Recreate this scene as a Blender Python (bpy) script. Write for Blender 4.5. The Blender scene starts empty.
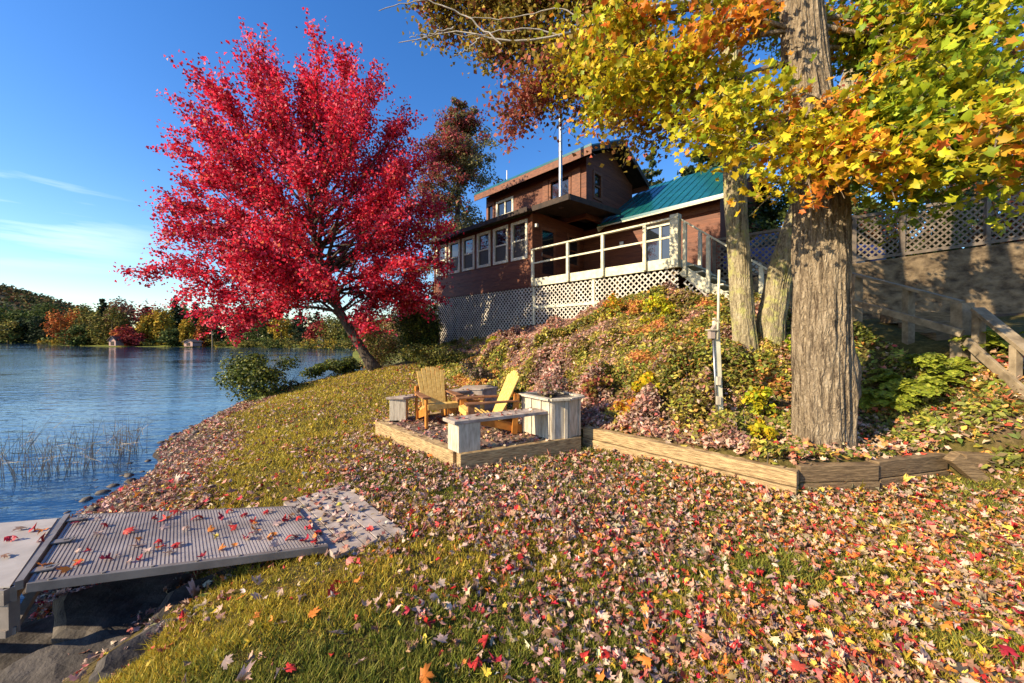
import bpy, bmesh, math, random
import numpy as np
from mathutils import Vector, Matrix
R = math.radians
rng = np.random.default_rng(11)
random.seed(5)
SC = bpy.context.scene
COL = SC.collection
F = 370.0; HZ = 338.0; CAMZ = 1.6

def px(u, v, d):
    """world point seen at photo pixel (u,v) when it stands d metres ahead"""
    return np.array([(u-512)/F*d, d, CAMZ-(v-HZ)/F*d])
def pz(u, v, z):
    d = (CAMZ-z)*F/(v-HZ)
    return np.array([(u-512)/F*d, d, z])

# ------------------------------------------------------------------ noise
def _hash(ix, iy, iz):
    n = (ix*374761393 + iy*668265263 + iz*2147483647 + 1274126177) & 0xffffffff
    n = ((n ^ (n >> 13))*1274126177) & 0xffffffff
    return ((n ^ (n >> 16)) & 0xffff)/65535.0
def vnoise(p):
    p = np.asarray(p, float)
    i = np.floor(p).astype(np.int64); f = p-i; f = f*f*(3-2*f)
    r = 0
    for dx in (0, 1):
        for dy in (0, 1):
            for dz in (0, 1):
                w = (f[..., 0] if dx else 1-f[..., 0])*(f[..., 1] if dy else 1-f[..., 1])*(f[..., 2] if dz else 1-f[..., 2])
                r = r+w*_hash(i[..., 0]+dx, i[..., 1]+dy, i[..., 2]+dz)
    return r
def n2(x, y, s, seed=0):
    x = np.asarray(x, float)
    return vnoise(np.stack([x*s, np.asarray(y, float)*s, np.full_like(x, seed*7.3+.5)], -1))
def sstep(a, b, x):
    t = np.clip((x-a)/(b-a), 0, 1); return t*t*(3-2*t)

# ------------------------------------------------------------------ tags
def tag(o, label=None, cat=None, group=None, kind=None):
    if label: o['label'] = label
    if cat: o['category'] = cat
    if group: o['group'] = group
    if kind: o['kind'] = kind
    return o
def thing(name, label, cat, loc=(0, 0, 0), group=None, rz=0):
    o = bpy.data.objects.new(name, None); COL.objects.link(o)
    o.location = [float(c) for c in loc]; o.rotation_euler = (0, 0, rz)
    o.empty_display_size = .1
    return tag(o, label, cat, group)

class MB:
    def __init__(s): s.v = []; s.f = []; s.n = 0
    def raw(s, v, f):
        s.v.extend([tuple(map(float, q)) for q in v]); s.f.extend([tuple(i+s.n for i in q) for q in f]); s.n += len(v); return s
    def obox(s, c, ax, half):
        c = np.array(c, float); a = [np.array(q, float)*h for q, h in zip(ax, half)]
        vs = [c+i*a[0]+j*a[1]+k*a[2] for i in (-1, 1) for j in (-1, 1) for k in (-1, 1)]
        return s.raw(vs, [(0, 1, 3, 2), (4, 6, 7, 5), (0, 4, 5, 1), (2, 3, 7, 6), (0, 2, 6, 4), (1, 5, 7, 3)])
    def box(s, x0, x1, y0, y1, z0, z1):
        return s.obox(((x0+x1)/2, (y0+y1)/2, (z0+z1)/2), np.eye(3), (abs(x1-x0)/2, abs(y1-y0)/2, abs(z1-z0)/2))
    def beam(s, p0, p1, w, h, up=(0, 0, 1)):
        p0 = np.array(p0, float); p1 = np.array(p1, float); d = p1-p0; L = np.linalg.norm(d); d /= L
        up = np.array(up, float)
        if abs(np.dot(up, d)) > .97: up = np.array((1., 0, 0))
        sd = np.cross(up, d); sd /= np.linalg.norm(sd); u2 = np.cross(d, sd)
        return s.obox((p0+p1)/2, (d, sd, u2), (L/2, w/2, h/2))
    def prism(s, poly, z0, z1):
        n = len(poly)
        z0 = z0 if hasattr(z0, '__len__') else [z0]*n; z1 = z1 if hasattr(z1, '__len__') else [z1]*n
        v = [(p[0], p[1], a) for p, a in zip(poly, z0)]+[(p[0], p[1], a) for p, a in zip(poly, z1)]
        f = [tuple(range(n-1, -1, -1)), tuple(range(n, 2*n))]+[(i, (i+1) % n, (i+1) % n+n, i+n) for i in range(n)]
        return s.raw(v, f)
    def hexa(s, q0, q1):
        """closed solid between two matching polygons"""
        n = len(q0)
        return s.raw(list(q0)+list(q1), [tuple(range(n-1, -1, -1)), tuple(range(n, 2*n))]+[(i, (i+1) % n, (i+1) % n+n, i+n) for i in range(n)])
    def tube(s, pts, rad, k=8, cap=True):
        pts = np.array(pts, float); n = len(pts)
        rad = np.broadcast_to(np.array(rad, float), (n,))
        t = np.gradient(pts, axis=0); t /= np.linalg.norm(t, axis=1)[:, None]+1e-9
        ref = np.array((.31, .17, .93)) if abs(t[0][2]) < .8 else np.array((.95, .2, .1))
        vs = []
        for i in range(n):
            a = np.cross(ref, t[i]); a /= np.linalg.norm(a)+1e-9; b = np.cross(t[i], a)
            for j in range(k):
                an = 2*math.pi*j/k
                vs.append(pts[i]+rad[i]*(math.cos(an)*a+math.sin(an)*b))
        fs = [(i*k+j, i*k+(j+1) % k, (i+1)*k+(j+1) % k, (i+1)*k+j) for i in range(n-1) for j in range(k)]
        if cap: fs += [tuple(range(k-1, -1, -1)), tuple(range((n-1)*k, n*k))]
        return s.raw(vs, fs)
    def build(s, name, mat, parent=None, smooth=False, bevel=0, local=False):
        me = bpy.data.meshes.new(name)
        off = (0, 0, 0)
        if parent is not None and not local:
            q = parent; off = np.zeros(3)
            while q is not None: off = off+np.array(q.location); q = q.parent
        vs = [(a-off[0], b-off[1], c-off[2]) for a, b, c in s.v]
        me.from_pydata(vs, [], s.f); me.update()
        if mat: me.materials.append(mat)
        if smooth: me.polygons.foreach_set('use_smooth', [True]*len(me.polygons))
        o = bpy.data.objects.new(name, me); COL.objects.link(o)
        if parent is not None: o.parent = parent
        if bevel:
            b = o.modifiers.new('bevel', 'BEVEL'); b.width = bevel; b.segments = 2; b.limit_method = 'ANGLE'
        return o

def fast_mesh(name, verts, loops, sizes, mat, cols=None, parent=None, smooth=False, off=(0, 0, 0)):
    me = bpy.data.meshes.new(name)
    verts = np.asarray(verts, np.float32)-np.asarray(off, np.float32)
    loops = np.asarray(loops, np.int32).ravel(); sizes = np.asarray(sizes, np.int32)
    me.vertices.add(len(verts)); me.vertices.foreach_set('co', verts.ravel())
    me.loops.add(len(loops)); me.loops.foreach_set('vertex_index', loops)
    me.polygons.add(len(sizes))
    st = np.concatenate([[0], np.cumsum(sizes)[:-1]]).astype(np.int32)
    me.polygons.foreach_set('loop_start', st)
    try: me.polygons.foreach_set('loop_total', sizes)
    except Exception: pass
    if smooth: me.polygons.foreach_set('use_smooth', np.ones(len(sizes), bool))
    me.update(calc_edges=True)
    if cols is not None:
        c = np.ones((len(verts), 4), np.float32); c[:, :3] = cols
        at = me.color_attributes.new('Col', 'FLOAT_COLOR', 'POINT'); at.data.foreach_set('color', c.ravel())
    me.validate()
    if mat: me.materials.append(mat)
    o = bpy.data.objects.new(name, me); COL.objects.link(o)
    if parent is not None: o.parent = parent
    return o

# ------------------------------------------------------------------ leaves
LEAF_BIG = [(0, 1.0), (.13, .70), (.25, .75), (.20, .47), (.47, .62), (.62, .67), (.53, .46), (.63, .38), (.36, .22), (.50, .06), (.20, .03), (0, -.04)]
LEAF_MID = [(0, 1.0), (.17, .62), (.57, .66), (.36, .30), (.48, .04), (0, -.05)]
def outline(half):
    return np.array(half+[(-a, b) for a, b in half[::-1] if a > 0])
OUT_BIG = outline(LEAF_BIG); OUT_MID = outline(LEAF_MID)
OUT_NARROW = np.array([(0, 1.0), (.27, .42), (0, -.05), (-.27, .42)])
OUT_QUAD = np.array([(0, 1.0), (.42, .45), (0, -.05), (-.42, .45)])
def frames(n, nrm, spin=None):
    """unit frames whose third axis follows nrm"""
    nrm = nrm/(np.linalg.norm(nrm, axis=1)[:, None]+1e-9)
    r = rng.normal(size=(n, 3)) if spin is None else spin
    a = np.cross(nrm, r); a /= np.linalg.norm(a, axis=1)[:, None]+1e-9
    return a, np.cross(nrm, a), nrm
def leaf_arrays(pos, nrm, size, cols, out=OUT_QUAD, curl=.25, fold=.0, spin=None, fan=None, wither=0):
    n = len(pos); k = len(out)
    a, b, c = frames(n, nrm, spin)
    size = np.broadcast_to(size, (n,))
    fan = (k > 4) if fan is None else fan
    o = out-np.array((0, .35))
    if fan: o = np.vstack([o, (0, -.03)])
    cu = np.clip(rng.normal(0, curl, (n, 1)), -.8, .8); cv = np.clip(rng.normal(0, curl, (n, 1)), -.8, .8); tw = np.clip(rng.normal(0, curl, (n, 1)), -.9, .9)
    x = o[None, :, 0]; y = o[None, :, 1]
    zz = cu*x*x*1.6+cv*y*y*1.3+tw*x*y+fold*np.abs(x)
    if wither:
        k_ = rng.random((n, 1)); sq = np.where(k_ < wither, rng.uniform(.25, .75, (n, 1)), 1); zz = zz+np.where(k_ < wither, rng.normal(0, .9, (n, 1)), 0)*np.abs(x)
        jx = rng.normal(0, .09, (n, x.shape[1])); x = x*sq*(1+jx)+.25*jx*(k_ < wither); y = y*(1+rng.normal(0, .08, (n, y.shape[1])))*np.where(rng.random((n, 1)) < .3, .7, 1)
    if fan: zz = zz-zz[:, -1:]
    V = pos[:, None, :]+size[:, None, None]*(x[..., None]*a[:, None, :]+y[..., None]*b[:, None, :]+zz[..., None]*c[:, None, :])
    kk = V.shape[1]
    base = (np.arange(n)*kk)[:, None]
    if fan:
        tri = np.stack([np.full(k, k), np.arange(k), (np.arange(k)+1) % k], 1)
        L = (base[:, None, :]+tri[None]).reshape(-1); S = np.full(n*k, 3)
    else:
        L = (base+np.arange(k)[None]).reshape(-1); S = np.full(n, k)
    return V.reshape(-1, 3), L, S, np.repeat(cols, kk, axis=0)
def leaf_mesh(name, pos, nrm, size, cols, mat, parent=None, off=None, **kw):
    V, L, S, C = leaf_arrays(np.asarray(pos, float), np.asarray(nrm, float), size, cols, **kw)
    if off is None: off = np.array(parent.location) if parent is not None else (0, 0, 0)
    return fast_mesh(name, V, L, S, mat, C, parent, off=off)
def pick(pal, n, jit=.22):
    cs = np.array([p[:3] for p in pal]); w = np.array([p[3] for p in pal], float)
    c = cs[rng.choice(len(pal), n, p=w/w.sum())]
    return np.clip(c*(1+rng.normal(0, jit, (n, 1)))*(1+rng.normal(0, jit*.3, (n, 3))), .004, .9)

# ------------------------------------------------------------------ materials
def nt(name):
    m = bpy.data.materials.new(name); m.use_nodes = True
    return m, m.node_tree.nodes, m.node_tree.links, m.node_tree.nodes['Principled BSDF']
def ramp(N, stops):
    r = N.new('ShaderNodeValToRGB'); e = r.color_ramp.elements
    while len(e) < len(stops): e.new(.5)
    for q, (p, c) in zip(e, stops): q.position = p; q.color = (*c, 1)
    return r
def noise(N, L, scale, vec=None, det=6, stretch=None, rough=.6):
    t = N.new('ShaderNodeTexNoise'); t.inputs['Scale'].default_value = scale; t.inputs['Detail'].default_value = det; t.inputs['Roughness'].default_value = rough
    tc = N.new('ShaderNodeTexCoord'); src = tc.outputs['Object']
    if stretch:
        mp = N.new('ShaderNodeMapping'); mp.inputs['Scale'].default_value = stretch; L.new(src, mp.inputs['Vector']); src = mp.outputs['Vector']
        if len(stretch) > 3: pass
    L.new(src, t.inputs['Vector']); return t
def bump(N, L, src, dst, strength=.5, dist=.02):
    b = N.new('ShaderNodeBump'); b.inputs['Strength'].default_value = strength; b.inputs['Distance'].default_value = dist
    L.new(src, b.inputs['Height']); L.new(b.outputs['Normal'], dst); return b
def mat_basic(name, c1, c2, scale=6, rough=.7, stretch=None, bs=.4, bd=.01, spec=.3, metal=0, det=6, p=(.35, .65), rot=None):
    m, N, L, B = nt(name)
    t = noise(N, L, scale, stretch=stretch, det=det)
    if rot is not None:
        for n in N:
            if n.type == 'MAPPING': n.inputs['Rotation'].default_value = rot
    r = ramp(N, [(p[0], c1), (p[1], c2)]); L.new(t.outputs['Fac'], r.inputs['Fac']); L.new(r.outputs['Color'], B.inputs['Base Color'])
    B.inputs['Roughness'].default_value = rough; B.inputs['Specular IOR Level'].default_value = spec; B.inputs['Metallic'].default_value = metal
    if bs: bump(N, L, t.outputs['Fac'], B.inputs['Normal'], bs, bd)
    return m
def mat_leaf(name, trans=.35, rough=.5, spec=.25, tgain=1.2):
    m, N, L, B = nt(name)
    a = N.new('ShaderNodeAttribute'); a.attribute_name = 'Col'
    L.new(a.outputs['Color'], B.inputs['Base Color']); B.inputs['Roughness'].default_value = rough; B.inputs['Specular IOR Level'].default_value = spec
    if trans:
        t = N.new('ShaderNodeBsdfTranslucent'); mx = N.new('ShaderNodeMixShader'); mx.inputs['Fac'].default_value = trans
        g = N.new('ShaderNodeMix'); g.data_type = 'RGBA'; g.blend_type = 'MULTIPLY'; g.inputs['Factor'].default_value = 1
        g.inputs[7].default_value = (tgain, tgain, tgain, 1); L.new(a.outputs['Color'], g.inputs[6])
        L.new(g.outputs[2], t.inputs['Color']); L.new(B.outputs[0], mx.inputs[1]); L.new(t.outputs[0], mx.inputs[2])
        L.new(mx.outputs[0], N['Material Output'].inputs['Surface'])
    return m
def mat_bark(name, c1, c2, c3, scale=9, bs=.9, bd=.03, lichen=None):
    m, N, L, B = nt(name)
    t = noise(N, L, scale, stretch=(1, 1, .13), det=10, rough=.74)
    v = N.new('ShaderNodeTexVoronoi'); v.inputs['Scale'].default_value = scale*1.3; v.feature = 'DISTANCE_TO_EDGE'
    tc = N.new('ShaderNodeTexCoord'); mp = N.new('ShaderNodeMapping'); mp.inputs['Scale'].default_value = (1, 1, .22)
    ns = noise(N, L, 5); ad = N.new('ShaderNodeVectorMath'); ad.operation = 'MULTIPLY_ADD'; ad.inputs[1].default_value = (.12, .12, .12)
    L.new(tc.outputs['Object'], mp.inputs['Vector']); L.new(ns.outputs['Color'], ad.inputs[0]); L.new(mp.outputs['Vector'], ad.inputs[2]); L.new(ad.outputs[0], v.inputs['Vector'])
    cm = N.new('ShaderNodeMath'); cm.operation = 'MULTIPLY_ADD'; cm.inputs[1].default_value = .35; L.new(v.outputs['Distance'], cm.inputs[0]); L.new(t.outputs['Fac'], cm.inputs[2])
    r = ramp(N, [(.40, c1), (.58, c2), (.80, c3)]); L.new(cm.outputs[0], r.inputs['Fac'])
    src = r.outputs['Color']
    if lichen:
        n3 = noise(N, L, 7, det=7); r3 = ramp(N, [(.5, (0, 0, 0)), (.62, (1, 1, 1))]); L.new(n3.outputs['Fac'], r3.inputs['Fac'])
        mx = N.new('ShaderNodeMix'); mx.data_type = 'RGBA'; L.new(r3.outputs['Color'], mx.inputs['Factor']); L.new(src, mx.inputs[6]); mx.inputs[7].default_value = (*lichen, 1); src = mx.outputs[2]
    L.new(src, B.inputs['Base Color']); B.inputs['Roughness'].default_value = .9; B.inputs['Specular IOR Level'].default_value = .15
    mm = N.new('ShaderNodeMath'); mm.operation = 'MULTIPLY_ADD'; mm.inputs[1].default_value = 1.1; L.new(v.outputs['Distance'], mm.inputs[0]); L.new(t.outputs['Fac'], mm.inputs[2])
    bump(N, L, mm.outputs[0], B.inputs['Normal'], bs, bd)
    return m
def mat_siding(name, c1, c2, pitch=.17):
    m, N, L, B = nt(name)
    tc = N.new('ShaderNodeTexCoord'); sx = N.new('ShaderNodeSeparateXYZ'); L.new(tc.outputs['Object'], sx.inputs[0])
    d = N.new('ShaderNodeMath'); d.operation = 'DIVIDE'; d.inputs[1].default_value = pitch; L.new(sx.outputs['Z'], d.inputs[0])
    fr = N.new('ShaderNodeMath'); fr.operation = 'FRACT'; L.new(d.outputs[0], fr.inputs[0])
    fl = N.new('ShaderNodeMath'); fl.operation = 'FLOOR'; L.new(d.outputs[0], fl.inputs[0])
    wn = N.new('ShaderNodeTexWhiteNoise'); wn.noise_dimensions = '1D'; L.new(fl.outputs[0], wn.inputs['W'])
    t = noise(N, L, 4, stretch=(.6, .6, 9), det=8)
    ad = N.new('ShaderNodeMath'); ad.operation = 'MULTIPLY_ADD'; ad.inputs[1].default_value = .22; L.new(wn.outputs['Value'], ad.inputs[0]); L.new(t.outputs['Fac'], ad.inputs[2])
    r = ramp(N, [(.38, c1), (.85, c2)]); L.new(ad.outputs[0], r.inputs['Fac']); L.new(r.outputs['Color'], B.inputs['Base Color'])
    B.inputs['Roughness'].default_value = .6; B.inputs['Specular IOR Level'].default_value = .3
    sq = N.new('ShaderNodeMath'); sq.operation = 'SUBTRACT'; sq.inputs[0].default_value = 1; L.new(fr.outputs[0], sq.inputs[1])
    bump(N, L, sq.outputs[0], B.inputs['Normal'], 1, .025)
    return m
def mat_flat(name, c, rough=.5, metal=0, spec=.5):
    m, N, L, B = nt(name); B.inputs['Base Color'].default_value = (*c, 1); B.inputs['Roughness'].default_value = rough; B.inputs['Metallic'].default_value = metal; B.inputs['Specular IOR Level'].default_value = spec
    return m
def mat_glass(name, c=(.012, .015, .018), rough=.04):
    m, N, L, B = nt(name); B.inputs['Base Color'].default_value = (*c, 1); B.inputs['Roughness'].default_value = rough; B.inputs['Specular IOR Level'].default_value = .9; B.inputs['IOR'].default_value = 1.6
    t = noise(N, L, 1.3, det=2); bump(N, L, t.outputs['Fac'], B.inputs['Normal'], .06, .05)
    return m
M = {}
M['leaf'] = mat_leaf('leaf_material')
M['leafdry'] = mat_leaf('fallen_leaf_material', trans=.12, rough=.55, spec=.3)
M['leaffar'] = mat_leaf('distant_leaf_material', trans=.15, rough=.8, spec=.1)
M['grass'] = mat_leaf('grass_material', trans=.25, rough=.6, spec=.2)
M['bark_big'] = mat_bark('maple_bark', (.075, .052, .034), (.30, .23, .15), (.50, .41, .29), 24, 1, .035)
M['bark_lichen'] = mat_bark('lichen_bark', (.10, .08, .05), (.34, .28, .17), (.50, .45, .31), 20, 1, .025, lichen=(.36, .34, .13))
M['bark_dark'] = mat_bark('dark_bark', (.035, .026, .02), (.09, .07, .055), (.17, .14, .11), 10, .8, .02)
M['bark_pale'] = mat_bark('pale_twig_bark', (.28, .24, .2), (.42, .38, .33), (.5, .46, .42), 14, .4, .006)
M['siding'] = mat_siding('cabin_siding', (.065, .018, .008), (.205, .062, .023))
M['trim_brown'] = mat_basic('brown_trim', (.10, .036, .018), (.22, .08, .035), 3, .6, (2, 2, 8), .2, .004)
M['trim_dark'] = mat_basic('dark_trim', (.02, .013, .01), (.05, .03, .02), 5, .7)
M['white_trim'] = mat_basic('cream_trim', (.55, .50, .36), (.72, .68, .54), 9, .55, None, .15, .003)
M['rail'] = mat_basic('weathered_cream_paint', (.50, .47, .33), (.70, .66, .50), 7, .65, None, .25, .004)
M['lattice'] = mat_basic('lattice_paint', (.40, .36, .31), (.60, .55, .48), 3, .65, None, .1, .003)
M['lattice_brown'] = mat_basic('brown_lattice_paint', (.11, .085, .062), (.22, .175, .135), 5, .7, None, .1, .003)
M['glass'] = mat_glass('dark_window_glass')
M['screen'] = mat_basic('window_screen', (.05, .045, .04), (.09, .08, .07), 40, .6, None, 0)
M['roof'] = mat_basic('green_metal_roof', (.006, .075, .078), (.010, .11, .115), 2, .22, None, .05, .003, spec=.7)
M['steel'] = mat_basic('galvanised_steel', (.30, .30, .30), (.45, .45, .45), 6, .33, None, .05, .002, metal=.9)
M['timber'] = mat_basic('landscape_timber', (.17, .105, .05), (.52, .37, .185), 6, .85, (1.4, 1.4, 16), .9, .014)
M['timber_dark'] = mat_basic('shade_dark_timber', (.10, .065, .035), (.28, .19, .10), 6, .85, (1.4, 1.4, 16), .9, .014)  # darker copy of the timber, shade on the right-hand runs put into its colour
M['gray_paint'] = mat_basic('worn_grey_paint', (.35, .295, .22), (.58, .515, .40), 6, .75, (5, 5, 1), .35, .006)
M['gray_plank'] = mat_basic('worn_plank', (.25, .19, .15), (.46, .38, .32), 8, .8, None, .35, .006)
M['chair_yellow'] = mat_basic('honey_slat', (.56, .32, .075), (.76, .50, .15), 7, .55, (3, 3, 3), .25, .004)
M['chair_orange'] = mat_basic('orange_stained_wood', (.36, .12, .018), (.52, .21, .04), 7, .5, None, .2, .004)
M['chair_brown'] = mat_basic('brown_stained_wood', (.16, .07, .03), (.28, .13, .06), 7, .6, None, .2, .004)
M['concrete'] = mat_basic('stained_concrete', (.06, .04, .024), (.27, .195, .115), 3.2, .95, (1, 1, 1.6), 1, .06, det=10)
M['wood_grey'] = mat_basic('grey_stair_wood', (.15, .112, .07), (.32, .25, .165), 8, .8, None, .4, .006)
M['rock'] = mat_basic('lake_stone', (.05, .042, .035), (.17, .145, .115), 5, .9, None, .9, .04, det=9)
M['rock_dark'] = mat_basic('shade_dark_slab_stone', (.030, .025, .022), (.11, .092, .078), 5, .85, None, .9, .04, det=9)  # stone colour lowered to carry the shade lying on the slabs
M['rampboard'] = mat_basic('weathered_boards', (.26, .21, .18), (.44, .37, .33), 9, .8, None, .3, .005)
M['ramp'] = mat_basic('grey_ribbed_plastic', (.22, .185, .165), (.43, .375, .345), 2.6, .6, None, .15, .002)
M['dock'] = mat_basic('grey_dock_deck', (.30, .27, .25), (.40, .365, .34), 5, .65, None, .15, .003)
M['dockframe'] = mat_basic('dull_aluminium', (.17, .145, .13), (.27, .235, .21), 5, .5, None, .1, .002, metal=.3)
M['bluecar'] = mat_flat('blue_car_paint', (.05, .07, .25), .25)
M['tyre'] = mat_flat('tyre_rubber', (.02, .02, .02), .8)
M['white'] = mat_basic('white_paint', (.65, .63, .58), (.78, .76, .72), 5, .6, None, .1, .003)
M['shed_wall'] = mat_basic('pinkish_shed_boards', (.42, .25, .2), (.55, .36, .3), 5, .8)
M['shed_roof'] = mat_basic('brown_shingles', (.12, .09, .07), (.2, .15, .12), 5, .8)
# ================================================================== GROUND
WALL = np.array([(1.04, 5.45), (2.76, 3.62), (3.72, 3.72), (4.75, 4.0), (5.9, 3.85), (7.5, 4.1)])
def wall_step(x, y):
    x = np.asarray(x, float); y = np.asarray(y, float)
    best = np.full(x.shape, 1e9); side = np.zeros(x.shape); tap = np.ones(x.shape)
    for i in range(len(WALL)-1):
        a, b = WALL[i], WALL[i+1]; e = b-a; Ls = np.linalg.norm(e); e = e/Ls
        t = (x-a[0])*e[0]+(y-a[1])*e[1]; tc = np.clip(t, 0, Ls)
        d = np.hypot(x-a[0]-e[0]*tc, y-a[1]-e[1]*tc); s = e[0]*(y-a[1])-e[1]*(x-a[0])
        m = d < best
        best = np.where(m, d, best); side = np.where(m, s, side)
        tt = sstep(-.35, 0, t) if i == 0 else np.ones_like(x)
        if i == len(WALL)-2: tt = 1-sstep(Ls-.3, Ls, t)
        tap = np.where(m, tt, tap)
    return np.where(side > 0, .27*sstep(.05, .12, best)*np.exp(-best/1.0), 0)*tap
CP = [(0, -3, 0), (-2, -3, -.1), (4, -3, .05), (0, 1.7, 0), (0, 3, 0), (-1.3, 3, .0), (2, 2.5, 0), (3.1, 2.2, .02), (4.5, 2.6, .08), (5.3, 3.3, .16), (4.5, 3.5, .06), (7, 2.5, .4), (.5, 4.8, 0), (-.9, 4.6, .0), (2.5, 3.45, 0), (1.7, 4.4, 0), (1.0, 5.2, 0), (3.5, 3.45, .01), (-1.8, 5.3, -.02), (-1.4, 8, .1),
      (-2.6, 6, -.02), (-3.2, 8, .02), (-4, 10, .15), (-4.8, 13, .5), (-6.2, 10.7, -.02), (-6.3, 8, -.17), (-4.6, 6, -.15), (-3.6, 4.2, -.13), (-1.9, 4.0, -.02), (-2.0, 2.6, -.08), (-1.9, 1.7, -.08), (-1.7, .5, -.06),
      (-2.75, 2.7, -.36), (-2.7, 1.8, -.4), (-2.6, .6, -.4), (-3.6, 2.6, -.62), (-3.2, 1, -.62), (-3, -2, -.62), (-5.4, 4.5, -.62), (-6.8, 7, -.6), (-8.5, 10.6, -.6), (-9.3, 13, -.62), (-9.9, 16, -.62), (-7.6, 17.4, -.6),
      (-7, 15.2, .0), (-8.5, 14.5, -.25), (-8.5, 20, -.6), (-7, 6, -1.1), (-9, 9, -1.1), (-11, 13, -1.2), (-5, 2, -1.0), (-10, 19, -1.0), (-12, 4, -1.5), (-13, 12, -1.6), (-6, 18, .1), (-5, 22, .5), (-7, 26, 0),
      (1.3, 5.7, .30), (2.8, 3.95, .32), (3.69, 4.4, .40), (3.7, 3.95, .33), (4.75, 4.2, .35), (5.4, 4.4, .6), (2.79, 4.95, .42), (4.3, 6.3, 1.55), (3.2, 6.3, 1.25), (2.2, 6.3, .85), (1.6, 7, .85), (.6, 7.6, .45), (-.6, 8.8, .42), (-2, 11.5, .62),
      (6.0, 5.0, 1.3), (5.85, 6.3, 1.8), (5.85, 8.9, 2.2), (6.5, 7.5, 2.0), (7, 8, 2.0), (7.1, 5.2, 1.55), (5.9, 4.3, 1.12), (5.45, 4.35, .72), (8, 4, 1.3), (9, 6, 1.8), (8.9, 9.8, 2.1), (12.4, 8.8, 2.2), (13, 5, 2), (6.8, 10.8, 2.4),
      (4.48, 10, 2.65), (2.6, 11.9, 2.3), (.76, 13.7, 1.95), (-1.5, 15.9, 1.5), (-3.3, 17.7, 1.1), (2, 9.3, 1.75), (0, 11.6, 1.25), (3.6, 8.3, 2.0), (-2.4, 14.5, 1.0), (6, 14, 3), (2, 18, 2.3), (-3, 22, 1.6), (10, 16, 3.2), (15, 12, 3.2), (4, 25, 3), (14, 24, 3.5)]
CP = np.array(CP, float)
def _tk(r2): return np.where(r2 > 1e-12, .5*r2*np.log(r2+1e-12), 0)
def _fit():
    n = len(CP); z = CP[:, 2]-wall_step(CP[:, 0], CP[:, 1])
    d2 = ((CP[:, None, :2]-CP[None, :, :2])**2).sum(-1)
    A = np.zeros((n+3, n+3)); A[:n, :n] = _tk(d2)+.03*np.eye(n); P = np.hstack([np.ones((n, 1)), CP[:, :2]]); A[:n, n:] = P; A[n:, :n] = P.T
    return np.linalg.solve(A, np.concatenate([z, [0, 0, 0]]))
TW = _fit()
XS = np.array([(-60, -3), (1, -3.2), (2.5, -3.6), (4.5, -5.4), (7, -6.8), (10.6, -8.5), (13, -9.3), (16, -9.9), (17.5, -8), (20, -8.5), (25, -10.8), (58, -25), (85, -33), (900, -300)], float)
YF = np.array([(-900, 330), (-600, 280), (-260, 172), (-190, 150), (-140, 112), (-110, 97), (-80, 91), (-45, 83), (0, 70), (900, 70)], float)
def land_sd(x, y):
    return np.maximum((x-np.interp(y, XS[:, 0], XS[:, 1]))*.75, (y-np.interp(x, YF[:, 0], YF[:, 1]))*.9)
def ground_z(x, y):
    x = np.asarray(x, float); y = np.asarray(y, float); sh = x.shape
    xf = x.ravel(); yf = y.ravel(); z = np.empty_like(xf)
    for i in range(0, len(xf), 20000):
        a = xf[i:i+20000]; b = yf[i:i+20000]
        k = _tk((a[:, None]-CP[None, :, 0])**2+(b[:, None]-CP[None, :, 1])**2)
        near = k@TW[:-3]+TW[-3]+TW[-2]*a+TW[-1]*b
        near = np.clip(near, -2, 4.0)
        sd = land_sd(a, b)
        far = np.clip(-.6+sd*.10, -2.5, .35)+np.clip(sd-8, 0, 60)*.03
        d = np.maximum.reduce([np.abs(a-0)-13, b-22, -b-2.5])
        w = sstep(0, 7, d)
        z[i:i+20000] = near*(1-w)+far*w
    nr_ = sstep(18, 14, np.abs(x))*sstep(26, 22, y)
    return z.reshape(sh)+wall_step(x, y)+nr_*((n2(x, y, 1.6, 1)-.5)*.05+(n2(x, y, 5, 2)-.5)*.025)
def gz(x, y): return float(ground_z(np.array([x]), np.array([y]))[0])
def grow(a, b, step, lo, hi, r):
    c = list(np.arange(a, b+1e-6, step)); s = step; q = b
    while q < hi: s *= r; q += s; c.append(q)
    s = step; q = a
    while q > lo: s *= r; q -= s; c.insert(0, q)
    return np.array(c)
gx = grow(-13, 14, .085, -900, 900, 1.18); gy = grow(0, 20, .085, -60, 1000, 1.16)
GX, GY = np.meshgrid(gx, gy)
GZ = ground_z(GX, GY)
def grid_mesh(name, X, Y, Z, mat):
    h, w = X.shape
    V = np.stack([X, Y, Z], -1).reshape(-1, 3); idx = np.arange(h*w).reshape(h, w)
    Q = np.stack([idx[:-1, :-1], idx[:-1, 1:], idx[1:, 1:], idx[1:, :-1]], -1).reshape(-1, 4)
    return fast_mesh(name, V, Q, np.full(len(Q), 4), mat, smooth=True)
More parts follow.
